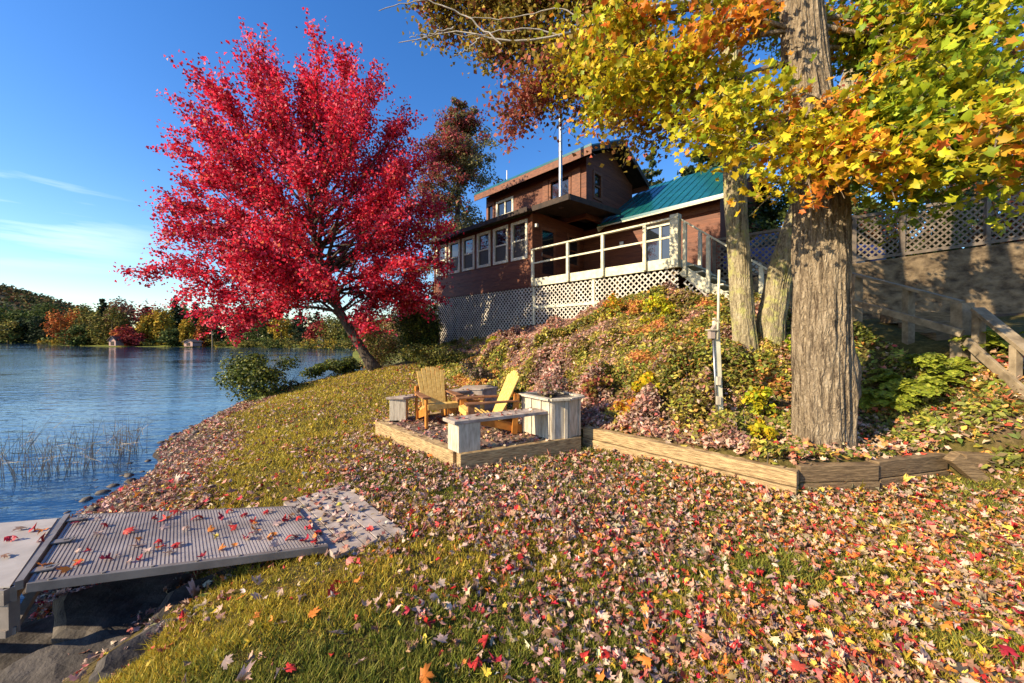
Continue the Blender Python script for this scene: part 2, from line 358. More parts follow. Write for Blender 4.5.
def mat_ground():
    m, N, L, B = nt('lawn_soil')
    a = noise(N, L, 1.1, det=6); b = noise(N, L, 16, det=8, rough=.7)
    g = ramp(N, [(.30, (.05, .04, .014)), (.5, (.10, .08, .022)), (.7, (.17, .125, .045))]); L.new(b.outputs['Fac'], g.inputs['Fac'])
    d = ramp(N, [(.3, (.07, .045, .025)), (.7, (.2, .13, .085))]); L.new(b.outputs['Fac'], d.inputs['Fac'])
    r = ramp(N, [(.54, (0, 0, 0)), (.68, (1, 1, 1))]); L.new(a.outputs['Fac'], r.inputs['Fac'])
    mx = N.new('ShaderNodeMix'); mx.data_type = 'RGBA'; L.new(r.outputs['Color'], mx.inputs['Factor']); L.new(g.outputs['Color'], mx.inputs[6]); L.new(d.outputs['Color'], mx.inputs[7])
    # stony soil below the bank line
    tc = N.new('ShaderNodeTexCoord'); sx = N.new('ShaderNodeSeparateXYZ'); L.new(tc.outputs['Object'], sx.inputs[0])
    zr = N.new('ShaderNodeMapRange'); zr.inputs['From Min'].default_value = -.22; zr.inputs['From Max'].default_value = -.36; L.new(sx.outputs['Z'], zr.inputs['Value'])
    st = ramp(N, [(.35, (.03, .024, .02)), (.65, (.10, .08, .065))]); L.new(b.outputs['Fac'], st.inputs['Fac'])
    m2 = N.new('ShaderNodeMix'); m2.data_type = 'RGBA'; L.new(zr.outputs['Result'], m2.inputs['Factor']); L.new(mx.outputs[2], m2.inputs[6]); L.new(st.outputs['Color'], m2.inputs[7])
    # meadow green beyond the cove
    yr = N.new('ShaderNodeMapRange'); yr.inputs['From Min'].default_value = 24; yr.inputs['From Max'].default_value = 34; L.new(sx.outputs['Y'], yr.inputs['Value'])
    m3 = N.new('ShaderNodeMix'); m3.data_type = 'RGBA'; L.new(yr.outputs['Result'], m3.inputs['Factor']); L.new(m2.outputs[2], m3.inputs[6])
    fg = ramp(N, [(.35, (.10, .12, .02)), (.65, (.22, .22, .04))]); L.new(a.outputs['Fac'], fg.inputs['Fac']); L.new(fg.outputs['Color'], m3.inputs[7])
    L.new(m3.outputs[2], B.inputs['Base Color']); B.inputs['Roughness'].default_value = .95; B.inputs['Specular IOR Level'].default_value = .1
    bump(N, L, b.outputs['Fac'], B.inputs['Normal'], .8, .03)
    return m
tag(grid_mesh('ground', GX, GY, GZ, mat_ground()), kind='structure')

# ------------------------------------------------------------------ LAKE
def mat_water():
    m, N, L, B = nt('lake_water')
    B.inputs['Base Color'].default_value = (.006, .030, .085, 1); B.inputs['Roughness'].default_value = .03; B.inputs['IOR'].default_value = 1.33; B.inputs['Specular IOR Level'].default_value = .62
    a = noise(N, L, 1.5, stretch=(.55, 1.5, 1), det=3); b = noise(N, L, 6, stretch=(.6, 1.5, 1), det=3); c = noise(N, L, .12, det=2)
    cr = ramp(N, [(.35, (.35, .35, .35)), (.65, (1, 1, 1))]); L.new(c.outputs['Fac'], cr.inputs['Fac'])
    s = N.new('ShaderNodeMath'); s.operation = 'MULTIPLY_ADD'; s.inputs[1].default_value = .22; L.new(b.outputs['Fac'], s.inputs[0]); L.new(a.outputs['Fac'], s.inputs[2])
    s2 = N.new('ShaderNodeMath'); s2.operation = 'MULTIPLY'; L.new(s.outputs[0], s2.inputs[0]); L.new(cr.outputs['Color'], s2.inputs[1])
    bump(N, L, s2.outputs[0], B.inputs['Normal'], .38, .16)
    return m
wx = np.array([-900, -200, -60, -20, -2.4]); wy = np.array([-60, 0, 20, 90, 900.])
WX, WY = np.meshgrid(wx, wy)
tag(grid_mesh('lake_water', WX, WY, np.full(WX.shape, -.6), mat_water()), kind='structure')

# ------------------------------------------------------------------ SKY, SUN, CAMERA
SUN_D = np.array((-.89, -.456, 0)); SUN_D = SUN_D/np.linalg.norm(SUN_D)
EL = R(27)
sdir = Vector((SUN_D[0]*math.cos(EL), SUN_D[1]*math.cos(EL), math.sin(EL)))
sl = bpy.data.lights.new('sun', 'SUN'); sl.energy = 5.0; sl.angle = R(.5); sl.color = (1, .83, .57)
so = bpy.data.objects.new('sun', sl); COL.objects.link(so); so.rotation_euler = sdir.to_track_quat('Z', 'Y').to_euler()
so.location = (-20, -10, 20)
W = bpy.data.worlds.new('World'); SC.world = W; W.use_nodes = True
N = W.node_tree.nodes; L = W.node_tree.links; BG = N['Background']
sky = N.new('ShaderNodeTexSky'); sky.sky_type = 'NISHITA'; sky.sun_disc = False; sky.sun_elevation = EL
sky.sun_rotation = math.atan2(SUN_D[0], SUN_D[1]) % (2*math.pi)
sky.air_density = 1.15; sky.dust_density = .4; sky.ozone_density = 3.2; sky.altitude = 300
tc = N.new('ShaderNodeTexCoord'); mp = N.new('ShaderNodeMapping'); mp.inputs['Scale'].default_value = (1.2, 1.2, 13); mp.inputs['Rotation'].default_value = (.0, R(-9), 0)
cn = N.new('ShaderNodeTexNoise'); cn.inputs['Scale'].default_value = 1.9; cn.inputs['Detail'].default_value = 7; cn.inputs['Roughness'].default_value = .55
L.new(tc.outputs['Generated'], mp.inputs['Vector']); L.new(mp.outputs['Vector'], cn.inputs['Vector'])
cr = ramp(N, [(.52, (0, 0, 0)), (.68, (1, 1, 1))]); L.new(cn.outputs['Fac'], cr.inputs['Fac'])
sx = N.new('ShaderNodeSeparateXYZ'); L.new(tc.outputs['Generated'], sx.inputs[0])
mr = N.new('ShaderNodeMapRange'); mr.inputs['From Min'].default_value = -.66; mr.inputs['From Max'].default_value = -.82; L.new(sx.outputs['X'], mr.inputs['Value'])
mz = N.new('ShaderNodeMapRange'); mz.inputs['From Min'].default_value = .31; mz.inputs['From Max'].default_value = .25; L.new(sx.outputs['Z'], mz.inputs['Value'])
mzl = N.new('ShaderNodeMapRange'); mzl.inputs['From Min'].default_value = .10; mzl.inputs['From Max'].default_value = .19; L.new(sx.outputs['Z'], mzl.inputs['Value'])
m0 = N.new('ShaderNodeMath'); m0.operation = 'MULTIPLY'; L.new(mr.outputs['Result'], m0.inputs[0]); L.new(mzl.outputs['Result'], m0.inputs[1])
m1 = N.new('ShaderNodeMath'); m1.operation = 'MULTIPLY'; L.new(m0.outputs[0], m1.inputs[0]); L.new(mz.outputs['Result'], m1.inputs[1])
m2 = N.new('ShaderNodeMath'); m2.operation = 'MULTIPLY'; L.new(m1.outputs[0], m2.inputs[0]); L.new(cr.outputs['Color'], m2.inputs[1])
m3 = N.new('ShaderNodeMath'); m3.operation = 'MULTIPLY'; L.new(m2.outputs[0], m3.inputs[0]); m3.inputs[1].default_value = .75
hs = N.new('ShaderNodeHueSaturation'); hs.inputs['Hue'].default_value = .511; hs.inputs['Saturation'].default_value = 1.30; L.new(sky.outputs['Color'], hs.inputs['Color'])
mx = N.new('ShaderNodeMix'); mx.data_type = 'RGBA'; L.new(m3.outputs[0], mx.inputs['Factor']); L.new(hs.outputs['Color'], mx.inputs[6]); mx.inputs[7].default_value = (6.5, 7, 7.6, 1)
L.new(mx.outputs[2], BG.inputs['Color']); BG.inputs['Strength'].default_value = .125
cam = bpy.data.cameras.new('camera'); cam.lens = 13.0; cam.sensor_width = 36; cam.clip_start = .05; cam.clip_end = 3000
co = bpy.data.objects.new('camera', cam); COL.objects.link(co); co.location = (0, 0, CAMZ); co.rotation_euler = (R(90-.54), 0, 0); SC.camera = co
SC.view_settings.view_transform = 'Standard'; SC.view_settings.look = 'None'; SC.view_settings.gamma = 1; SC.view_settings.use_curve_mapping = False
SC.view_settings.exposure = .98
SC.cycles.use_denoising = True; SC.cycles.max_bounces = 6; SC.cycles.diffuse_bounces = 3; SC.cycles.transmission_bounces = 3; SC.cycles.use_adaptive_sampling = True
SC.cycles.caustics_reflective = False; SC.cycles.caustics_refractive = False

# ================================================================== DOCK + RAMP
rl = [np.array(q) for q in ((-3.46, 2.90, .2), (-2.77, 2.10, .2), (-1.37, 2.74, .055), (-1.98, 3.37, .055))]   # far-left, near-left, near-right, far-right
ramp_o = thing('gangway_ramp', 'grey ribbed gangway ramp strewn with leaves, sloping from lawn up to dock', 'gangway', ((rl[0]+rl[2])/2)*np.array((1, 1, 0)))
m = MB(); dn = np.array((0, 0, -.03)); up0 = np.array((0, 0, .0))
m.hexa([q+dn for q in rl], rl); m.build('deck_panel', M['ramp'], ramp_o)
m = MB(); NR = 74
for i in range(NR):
    a0 = (i+.5)/NR; w = .3/NR
    f = lambda t: rl[0]*(1-t)+rl[3]*t
    g = lambda t: rl[1]*(1-t)+rl[2]*t
    lift = np.array((0, 0, .005))
    q = [f(a0-w)*.985+g(a0-w)*.015, g(a0-w)*.985+f(a0-w)*.015, g(a0+w)*.985+f(a0+w)*.015, f(a0+w)*.985+g(a0+w)*.015]
    m.hexa([p-lift*.2 for p in q], [p+lift for p in q])
m.build('rib_surface', M['ramp'], ramp_o)
m = MB()
for a, b in ((rl[1], rl[2]), (rl[0], rl[3])):
    m.beam(a+(0, 0, -.022), b+(0, 0, -.022), .03, .055)
m.build('side_rail', M['dockframe'], ramp_o, bevel=.004)
m = MB(); m.beam(rl[0]+(-.02, -.02, .0), rl[1]+(-.02, -.02, .0), .03, .05); m.build('hinge_bar', M['dockframe'], ramp_o)
for k in (.12, .5, .88):
    m = MB(); c = rl[0]*(1-k)+rl[1]*k; m.obox(c+(.035, .02, .012), ((.9, .42, 0), (-.42, .9, 0), (0, 0, 1)), (.05, .03, .004)); m.obox(c+(.05, .03, .018), ((.9, .42, 0), (-.42, .9, 0), (0, 0, 1)), (.009, .009, .004)); m.build('hinge_plate', M['dockframe'], ramp_o)
for side in ((rl[0], rl[3]), (rl[1], rl[2])):
    for k in np.linspace(.06, .94, 7):
        m = MB(); c = side[0]*(1-k)+side[1]*k+(0, 0, .006); m.tube([c, c+(0, 0, .006)], .011, 8); m.build('bolt', M['dockframe'], ramp_o)
# board mat at the foot of the ramp
bm0 = [pz(344, 485, .03), pz(406, 534, .03), pz(333, 556, .03), pz(282, 503, .03)]
bt = thing('board_mat', 'flat mat of weathered boards lying on the lawn at foot of ramp', 'board mat', (-1.5, 3.3, 0))
for i in range(5):
    a = i/5+.008; b = (i+1)/5-.008; m = MB()
    q = [bm0[0]*(1-a)+bm0[3]*a, bm0[1]*(1-a)+bm0[2]*a, bm0[1]*(1-b)+bm0[2]*b, bm0[0]*(1-b)+bm0[3]*b]
    m.hexa([p-(0, 0, .05) for p in q], [p+(0, 0, .004*(i % 2)) for p in q]); m.build('board', M['rampboard'], bt)
dp = [(-3.53, 2.86), (-2.83, 2.07), (-6.5, 2.04), (-6.9, 2.13)]
dock = thing('dock', 'grey dock section with open metal frame beside the gangway', 'dock', (-4, 2.3, -.6))
m = MB(); m.prism(dp, .165, .2); m.build('dock_deck', M['dock'], dock)
m = MB()
for i in range(4):
    a = np.array((*dp[i], .15)); b = np.array((*dp[(i+1) % 4], .15))
    m.beam(a, b, .05, .085)
    m.beam(a-(0, 0, .21), b-(0, 0, .21), .04, .04)
m.build('frame_rail', M['dockframe'], dock)
for i, (x, y) in enumerate([(-2.85, 2.085), (-3.52, 2.82), (-4.2, 2.09), (-5.4, 2.07), (-5.4, 2.4)]):
    m = MB(); m.box(x-.025, x+.025, y-.025, y+.025, -.08 if i != 3 else -1.2, .115); m.build('frame_post', M['dockframe'], dock)
# slab stones under the ramp
def stone(name, label, cat, c, r, mat, group=None, rz=0, tilt=(0, 0), seed=0, flat=1, n=10):
    rs = np.random.default_rng(seed+77)
    th = np.linspace(0, 2*math.pi, n*2, endpoint=False); ph = np.linspace(-math.pi/2, math.pi/2, n)
    vs = []
    for p in ph:
        for t in th:
            d = np.array((math.cos(p)*math.cos(t), math.cos(p)*math.sin(t), math.sin(p)))
            k = np.abs(d)**flat*np.sign(d) if flat != 1 else d
            vs.append(k)
    vs = np.array(vs); vs = vs*(1+.35*(vnoise(vs*1.4+seed*3.1)-.5)[:, None]+.16*(vnoise(vs*4+seed)-.5)[:, None])*np.array(r)
    mt = Matrix.Rotation(rz, 3, 'Z')@Matrix.Rotation(tilt[0], 3, 'X')@Matrix.Rotation(tilt[1], 3, 'Y')
    vs = vs@np.array(mt).T
    k = n*2
    fs = [(i*k+j, i*k+(j+1) % k, (i+1)*k+(j+1) % k, (i+1)*k+j) for i in range(n-1) for j in range(k)]
    b = MB(); b.raw(vs, fs); o = b.build(name, mat, None, smooth=True); o.location = c
    return tag(o, label, cat, group)
slabs = [((-2.62, 2.62, -.36), (.55, .32, .13), 'long dark slab stone directly under the gangway ramp', .35, (.25, .1)),
         ((-2.05, 2.52, -.22), (.36, .26, .10), 'dark slab stone under ramp nearest the lawn edge', .5, (.35, .05)),
         ((-2.62, 1.98, -.42), (.52, .30, .12), 'broad dark slab stone sloping beside the dock corner', .7, (.3, -.1)),
         ((-2.0, 2.08, -.25), (.30, .26, .1), 'dark flat stone against the mossy lawn edge below ramp', .9, (.35, .15)),
         ((-3.2, 2.4, -.55), (.45, .35, .14), 'dark stone in shade beneath dock end', .2, (.1, .1)),
         ((-2.98, 1.55, -.52), (.40, .30, .14), 'dark boulder at bottom left below the dock', 1.2, (.1, .2)),
         ((-2.28, 1.66, -.36), (.34, .22, .10), 'grey pointed stone at bottom left corner of lawn edge', .8, (.3, .1)),
         ((-1.86, 1.62, -.20), (.22, .17, .07), 'pale grey stone half buried in mossy grass at bottom left', .4, (.2, .0))]
def slab(lb, c, r, mat, rz, tilt, seed):
    rs = np.random.default_rng(seed+5); n = 7; th = np.sort(np.linspace(0, 2*math.pi, n, endpoint=False)+rs.normal(0, .22, n))
    bm_ = bmesh.new(); rad = rs.uniform(.82, 1.15, n)
    ring = lambda k, z: [bm_.verts.new((math.cos(t)*r[0]*q*k, math.sin(t)*r[1]*q*k, z*r[2]+rs.normal(0, .06)*r[2])) for t, q in zip(th, rad)]
    rings = [ring(.8, -1), ring(1, -.4), ring(1, .55), ring(.86, 1)]
    for a, b in zip(rings, rings[1:]):
        for j in range(n): bm_.faces.new((a[j], a[(j+1) % n], b[(j+1) % n], b[j]))
    bm_.faces.new(rings[0][::-1]); bm_.faces.new(rings[-1])
    bmesh.ops.triangulate(bm_, faces=bm_.faces[:]); bmesh.ops.subdivide_edges(bm_, edges=bm_.edges[:], cuts=3, use_grid_fill=True)
    co_ = np.array([v.co[:] for v in bm_.verts]); d = (vnoise(co_*9+seed*3)-.5)*.05+(vnoise(co_*24+seed)-.5)*.025
    for v, k in zip(bm_.verts, d): v.co = v.co+v.co.normalized()*float(k)
    me = bpy.data.meshes.new('slab_stone'); bm_.to_mesh(me); bm_.free(); me.materials.append(mat)
    o = bpy.data.objects.new('slab_stone', me); COL.objects.link(o); o.location = c; o.rotation_euler = (tilt[0], tilt[1], rz)
    tag(o, lb, 'stone', 'stones under the gangway')
for i, (c, r, lb, rz, tl) in enumerate(slabs):
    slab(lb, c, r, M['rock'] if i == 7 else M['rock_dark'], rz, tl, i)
for i in range(150):
    t = rng.random(); y = 2.9+t*8.2; x = np.interp(y, XS[:, 0], XS[:, 1])+rng.normal(.10, .2); s = .022+.05*rng.random()**2.2
    stone('shore_stone', 'small dark stone at the waterline of the leafy bank', 'stone', (x, y, max(gz(x, y), -.62)+s*.15), (s*1.3, s, s*.7), M['rock'], 'stones along the waterline', rng.uniform(0, 6), (0, 0), 20+i, 1, 6)
stone('lawn_stone', 'grey stone half buried in the leafy lawn at bottom right', 'stone', (2.18, 1.70, -.02), (.17, .07, .07), M['rock'], None, -.3, (0, 0), 120, .8)

# ================================================================== RETAINING TIMBERS
rw = thing('retaining_wall', 'low retaining wall of stacked landscape timbers at foot of slope', 'retaining wall', (2.69, 3.66, 0))
def timber_run(a, b, zs, mat, h=.15, d=.13, inset=0):
    a = np.array(a); b = np.array(b); e = (b-a)/np.linalg.norm(b-a); nrm = np.array((-e[1], e[0]))
    for i, z in enumerate(zs):
        q = nrm*(d/2+.012*i)
        m = MB(); m.beam((*(a+q+e*(.0 if i % 2 == 0 else inset)), z+h/2), (*(b+q-e*(.0 if i % 2 == 0 else 0)), z+h/2), d, h-.008)
        m.build('timber', mat, rw, bevel=.008)
timber_run(WALL[0], WALL[1]+(.02, -.02), (-.03, .13), M['timber'], h=.16)
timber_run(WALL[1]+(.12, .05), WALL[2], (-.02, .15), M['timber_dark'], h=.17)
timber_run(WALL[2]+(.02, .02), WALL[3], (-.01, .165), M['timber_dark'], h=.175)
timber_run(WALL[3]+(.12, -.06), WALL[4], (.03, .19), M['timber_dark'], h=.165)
m = MB(); m.beam((4.62, 3.88, .36), (4.90, 3.84, .10), .10, .12); m.build('slanted_timber', M['timber_dark'], rw, bevel=.008)

# ================================================================== PATIO
A = np.array((-.62, 4.42)); Bp = np.array((-2.3, 6.2)); C = np.array((.98, 5.22)); D = np.array((-.75, 7.6)); E = np.array((1.15, 6.6))
PAT = [A, C, E, D, Bp]
pat = thing('patio_platform', 'raised timber edged patio filled with fallen leaves', 'patio', (-.3, 5.9, 0))
def edge(a, b, z0, z1, mat, w=.15, ext=0):
    e = (b-a)/np.linalg.norm(b-a); nrm = np.array((-e[1], e[0])); m = MB()
    m.beam((*(a+nrm*w/2-e*ext), (z0+z1)/2), (*(b+nrm*w/2+e*ext), (z0+z1)/2), w, z1-z0); m.build('edge_timber', mat, pat, bevel=.008)
edge(A, C, -.05, .205, M['timber']); edge(Bp, A+(A-Bp)/np.linalg.norm(A-Bp)*-.155, -.05, .2, M['timber'])
edge(C+np.array((0, .15)), E, -.05, .2, M['timber']); edge(E, D, -.05, .2, M['timber']); edge(D, Bp+np.array((.05, .1)), -.05, .2, M['timber'])
cen = np.mean(PAT, 0); ins = [cen+(p-cen)*.95 for p in PAT]
m = MB(); m.prism(ins, -.05, .165); m.build('gravel_fill', mat_basic('patio_gravel', (.10, .07, .055), (.22, .16, .13), 30, .95), pat)

def plank_pts(a, b, w):
    a = np.array(a); b = np.array(b); e = (b-a)/np.linalg.norm(b-a); n_ = np.array((-e[1], e[0]))*w/2
    return [a-n_, b-n_, b+n_, a+n_]
def quad_from(c, e, lx, ly):
    e = np.array(e)/np.linalg.norm(e); n_ = np.array((-e[1], e[0])); c = np.array(c)
    return [c, c+e*lx, c+e*lx+n_*ly, c+n_*ly]
e2 = (C-A)/np.linalg.norm(C-A); nA = np.array((-e2[1], e2[0])); eB = (Bp-A)/np.linalg.norm(Bp-A)
# bench on the right front edge
bn = thing('plank_bench', 'leaf covered plank bench along the front edge of patio, joined to planter', 'bench', (0, 4.8, .2))
q = [A+eB*.04+e2*.01+nA*.02, A+eB*.04+e2*.30+nA*.03, A+eB*.30+e2*.32, A+eB*.32+e2*.03]
m = MB(); m.prism(q, .2, .55); m.build('bench_block', M['gray_paint'], bn, bevel=.006)
m = MB()
for k in range(4):
    a = q[1]*(1-(k+.5)/4)+q[2]*((k+.5)/4)
    m.beam((*(a+e2*.006), .21), (*(a+e2*.006), .54), .004, .004)
a0 = q[0]-e2*.05-nA*.03+eB*.02; 
pl = [a0, np.array((.50, 5.08)), np.array((.36, 5.36)), q[3]-e2*.05+eB*.03]
m = MB(); m.prism(pl, .552, .595); m.build('bench_plank', M['gray_plank'], bn, bevel=.006)
# planter
plq = [np.array(p) for p in ((.53, 5.06), (.78, 5.14), (.99, 5.34), (.72, 5.82), (.15, 5.56))]
plt = thing('planter_box', 'grey wooden angled planter box with withered plants beside the plank bench', 'planter', (.6, 5.4, .2))
cc = np.mean(plq, 0)
m = MB(); m.prism(plq, .2, .74); m.build('box_side', M['gray_paint'], plt, bevel=.006)
m = MB()
for i in range(5):
    a, b = plq[i], plq[(i+1) % 5]; out = lambda p: p+(p-cc)/np.linalg.norm(p-cc)*.025
    m.beam((*out(a), .755), (*out(b), .755), .09, .032)
m.build('rim', M['gray_paint'], plt, bevel=.004)
m = MB(); m.prism([cc+(p-cc)*.9 for p in plq], .70, .748); m.build('soil', M['rock_dark'], plt)
m = MB()
for i in range(5):
    a, b = plq[i], plq[(i+1) % 5]; k = 3 if i > 1 else 1
    nn = np.array(((b-a)[1], -(b-a)[0])); nn = nn/np.linalg.norm(nn)*.009
    for j in range(k+1):
        p = a*(1-j/k)+b*(j/k)
        p = p+nn+(b-a)/np.linalg.norm(b-a)*(.035 if j == 0 else (-.035 if j == k else 0)); m.beam((*p, .2), (*p, .735), .045, .014, up=(nn[0], nn[1], 0))
m.build('batten', M['gray_paint'], plt)
# left bench + far planter
lb = thing('plank_bench', 'plank bench on the back left edge of patio with grey end block', 'bench', (-1.9, 6.4, .2))
c0 = np.array((-2.07, 6.24)); eD = np.array((.82, .57)); eD /= np.linalg.norm(eD); nD = np.array((-eD[1], eD[0]))
q = quad_from(c0, (1, .12), .27, .24)
m = MB(); m.prism(q, .2, .56); m.build('bench_block', M['gray_paint'], lb, bevel=.006)
m = MB(); m.prism([c0-(.06, .02), c0+(.24, -.02), np.array((-.72, 7.15)), np.array((-.95, 7.4))], .562, .602); m.build('bench_plank', M['gray_plank'], lb, bevel=.006)
p2 = thing('planter_box', 'low grey planter box in shade behind the two wooden chairs', 'planter', (-.75, 7.2, .2))
q = [np.array(p) for p in ((-1.0, 7.12), (-.55, 7.08), (-.3, 7.35), (-.5, 7.6), (-.95, 7.55))]
m = MB(); m.prism(q, .16, .60); m.build('box_side', M['gray_plank'], p2, bevel=.006)  # darker plank material holds the shade on this box in its colour
c2 = np.mean(q, 0); m = MB(); m.prism([c2+(p-c2)*1.07 for p in q], .602, .63); m.build('rim', M['gray_plank'], p2)

# chairs: local frame, +Y is the way the chair faces, origin on the ground
def adirondack(name, label, loc, rz, sc=1.0):
    t = thing(name, label, 'chair', loc, 'wooden chairs on the patio', rz); t.scale = (sc,)*3
    b = dict(parent=t, local=True, bevel=.004)
    for s in (-1, 1):
        m = MB(); m.box(s*.27-.02, s*.27+.02, .36, .46, 0, .50); m.build('front_leg', M['chair_brown'] if s < 0 else M['chair_orange'], **b)
        m = MB(); m.beam((s*.235, .45, .30), (s*.235, -.42, .06), .028, .13); m.build('side_rail', M['chair_orange'], **b)
        m = MB(); m.prism([(s*.21, .50), (s*.35, .50), (s*.36, .25), (s*.31, -.33), (s*.25, -.33)][::(1 if s > 0 else -1)], .502, .527); m.build('armrest', M['chair_brown'], **b)
        m = MB(); m.beam((s*.275, -.27, .0), (s*.275, -.31, .62), .035, .09, up=(0, 1, 0)); m.build('rear_leg', M['chair_orange'], **b)
    m = MB()
    for i in range(6):
        f = i/5; y = .44-f*.50; z = .395-f*.155
        m.beam((-.262, y, z), (.262, y, z), .082, .02, up=(0, .28, 1))
    m.beam((-.262, .475, .355), (.262, .475, .355), .02, .09, up=(0, 0, 1))
    m.build('seat', M['chair_yellow'], **b)
    m = MB()
    for i in range(6):
        x = (i-2.5)*.082; hgt = .80-.012*abs(i-2.5)**2
        bx = x*.86
        p0 = np.array((bx, -.06, .235)); p1 = np.array((x*1.06, -.06-hgt*.42, .235+hgt*.905))
        m.beam(p0, p1, .073, .02, up=(0, 1, .45))
    m.build('backrest', M['chair_yellow'], **b)
    m = MB(); m.beam((-.25, -.125, .32), (.25, -.125, .32), .03, .07); m.beam((-.30, -.335, .585), (.30, -.335, .585), .03, .07); m.build('back_brace', M['chair_orange'], **b)
    return t
adirondack('adirondack_chair', 'honey coloured slatted wooden chair facing the camera on the patio', (-1.30, 6.28, .175), math.atan2(.46, .89)+math.pi, .95)
adirondack('adirondack_chair', 'orange and yellow wooden chair seen in profile facing left behind plank bench', (-.30, 5.62, .175), R(110), .96)
tb = thing('side_table', 'small leaf strewn wooden table between the two chairs', 'table', (-.78, 6.45, .175))
m = MB()
for i in range(5): m.box(-1.02, -.48, 6.26+i*.085, 6.336+i*.085, .545, .567)
m.build('table_top', M['chair_brown'], tb, bevel=.003)
for x in (-.98, -.52):
    for y in (6.30, 6.62):
        m = MB(); m.box(x-.028, x+.028, y-.028, y+.028, .165, .543); m.build('leg', M['chair_yellow'], tb, bevel=.003)
m = MB(); m.box(-.95, -.55, 6.285, 6.305, .46, .54); m.build('apron', M['chair_orange'], tb)

# ================================================================== OUTLET POST
op = thing('outlet_post', 'leaning pale wooden post with lantern and outlet boxes on the slope', 'post', (2.79, 4.93, .36))
b0 = np.array((2.79, 4.93, .3)); b1 = np.array((2.715, 4.93, 1.83))
m = MB(); m.beam(b0, b1, .05, .075); m.build('post', M['rail'], op, bevel=.004)
m = MB(); m.tube([b1-(0, 0, .25)+(-.0, -.05, 0), (2.74, 4.9, 2.5)], .016, 8); m.build('conduit', M['rail'], op, smooth=True)
m = MB(); m.tube([b0+(-.055, -.03, .0), b1+(-.05, -.03, -.2)], .014, 8); m.build('cable_pipe', M['steel'], op, smooth=True)
m = MB(); m.box(2.61, 2.68, 4.87, 4.94, 1.59, 1.70); m.beam((2.64, 4.9, 1.70), (2.72, 4.92, 1.80), .05, .03); m.build('lantern', mat_flat('lantern_glass', (.35, .27, .22), .3), op, bevel=.006)
m = MB(); m.prism([(2.59, 4.85), (2.70, 4.85), (2.70, 4.96), (2.59, 4.96)], 1.70, 1.715); m.beam((2.67, 4.9, 1.86), (2.735, 4.9, 1.80), .06, .022); m.build('lantern_cap', M['gray_paint'], op)
for z in (.72, .98):
    m = MB(); m.box(2.70, 2.755, 4.86, 4.895, z, z+.11); m.build('outlet_box', M['gray_paint'], op, bevel=.004)
# ================================================================== CABIN   (s along the front to the left-back, t inward)
P0 = np.array((.76, 13.7)); sa = np.array((-.7071, .7071)); tb_ = np.array((.7071, .7071))
def H(s, t, z): return np.array((*(P0+sa*s+tb_*t), z))
AX = (np.array((*sa, 0)), np.array((*tb_, 0)), np.array((0, 0, 1.)))
def hbox(m, s0, s1, t0, t1, z0, z1):
    return m.obox(H((s0+s1)/2, (t0+t1)/2, (z0+z1)/2), AX, (abs(s1-s0)/2, abs(t1-t0)/2, abs(z1-z0)/2))
cab = thing('cabin', 'brown wooden lakeside cabin with green metal roofs and white framed windows', 'cabin', (*P0, 0))
def wall_open(name, along, c, a0, a1, z0, z1, ops, mat, th=.14):
    """wall with openings; along 's' at t=c, or along 't' at s=c"""
    m = MB()
    def bx(p0, p1, q0, q1):
        if p1-p0 < .004 or q1-q0 < .004: return
        hbox(m, p0, p1, c, c+th, q0, q1) if along == 's' else hbox(m, c, c+th, p0, p1, q0, q1)
    ops = sorted(ops); cur = a0
    for (o0, o1, w0, w1) in ops:
        bx(cur, o0, z0, z1); bx(o0, o1, z0, w0); bx(o0, o1, w1, z1); cur = o1
    bx(cur, a1, z0, z1)
    return m.build(name, mat, cab)
def window(along, c, o, mid='h', label=None, fm='white_trim', fw=.075, curtain=False, sgn=1, thick=.14):
    """o = (p0,p1,z0,z1); frame proud of the wall face at c by 3 cm towards -axis (sgn=1)"""
    p0, p1, z0, z1 = o; m = MB()
    fo = c-.03*sgn; fi = c+.10*sgn
    def bx(a, b, q0, q1, d0=fo, d1=fi, mm=m):
        hbox(mm, a, b, d0, d1, q0, q1) if along == 's' else hbox(mm, d0, d1, a, b, q0, q1)
    e = .035
    bx(p0-e, p0+fw, z0-e, z1+e); bx(p1-fw, p1+e, z0-e, z1+e); bx(p0+fw, p1-fw, z1-fw, z1+e); bx(p0+fw, p1-fw, z0-e, z0+fw)
    zm = (z0+z1)/2; pm = (p0+p1)/2
    if 'h' in mid: bx(p0+fw, p1-fw, zm-.03, zm+.03, c+.0*sgn, c+.08*sgn)
    if 'v' in mid: bx(pm-.04, pm+.04, z0+fw, z1-fw, c+.0*sgn, c+.08*sgn)
    if 's' in mid: bx(p0-e-.02, p1+e+.02, z0-e-.05, z0-e-.002, c-.07*sgn, c+.02*sgn)
    fr = m.build('window', M[fm], cab, bevel=.004)
    g = MB(); bx(p0+fw, p1-fw, z0+fw, z1-fw, c+.045*sgn, c+.055*sgn, g); g.build('pane', M['glass'], fr)
    if curtain:
        k = MB(); bx(p0+fw, p0+fw+(p1-p0)*.42, z0+fw, z1-fw, c+.07*sgn, c+.09*sgn, k); k.build('curtain', M['white'], fr)
    if 'S' in mid:
        k = MB(); bx(p0+fw, p1-fw, z0+fw, zm-.03, c+.025*sgn, c+.035*sgn, k); k.build('screen', M['screen'], fr)
    return fr
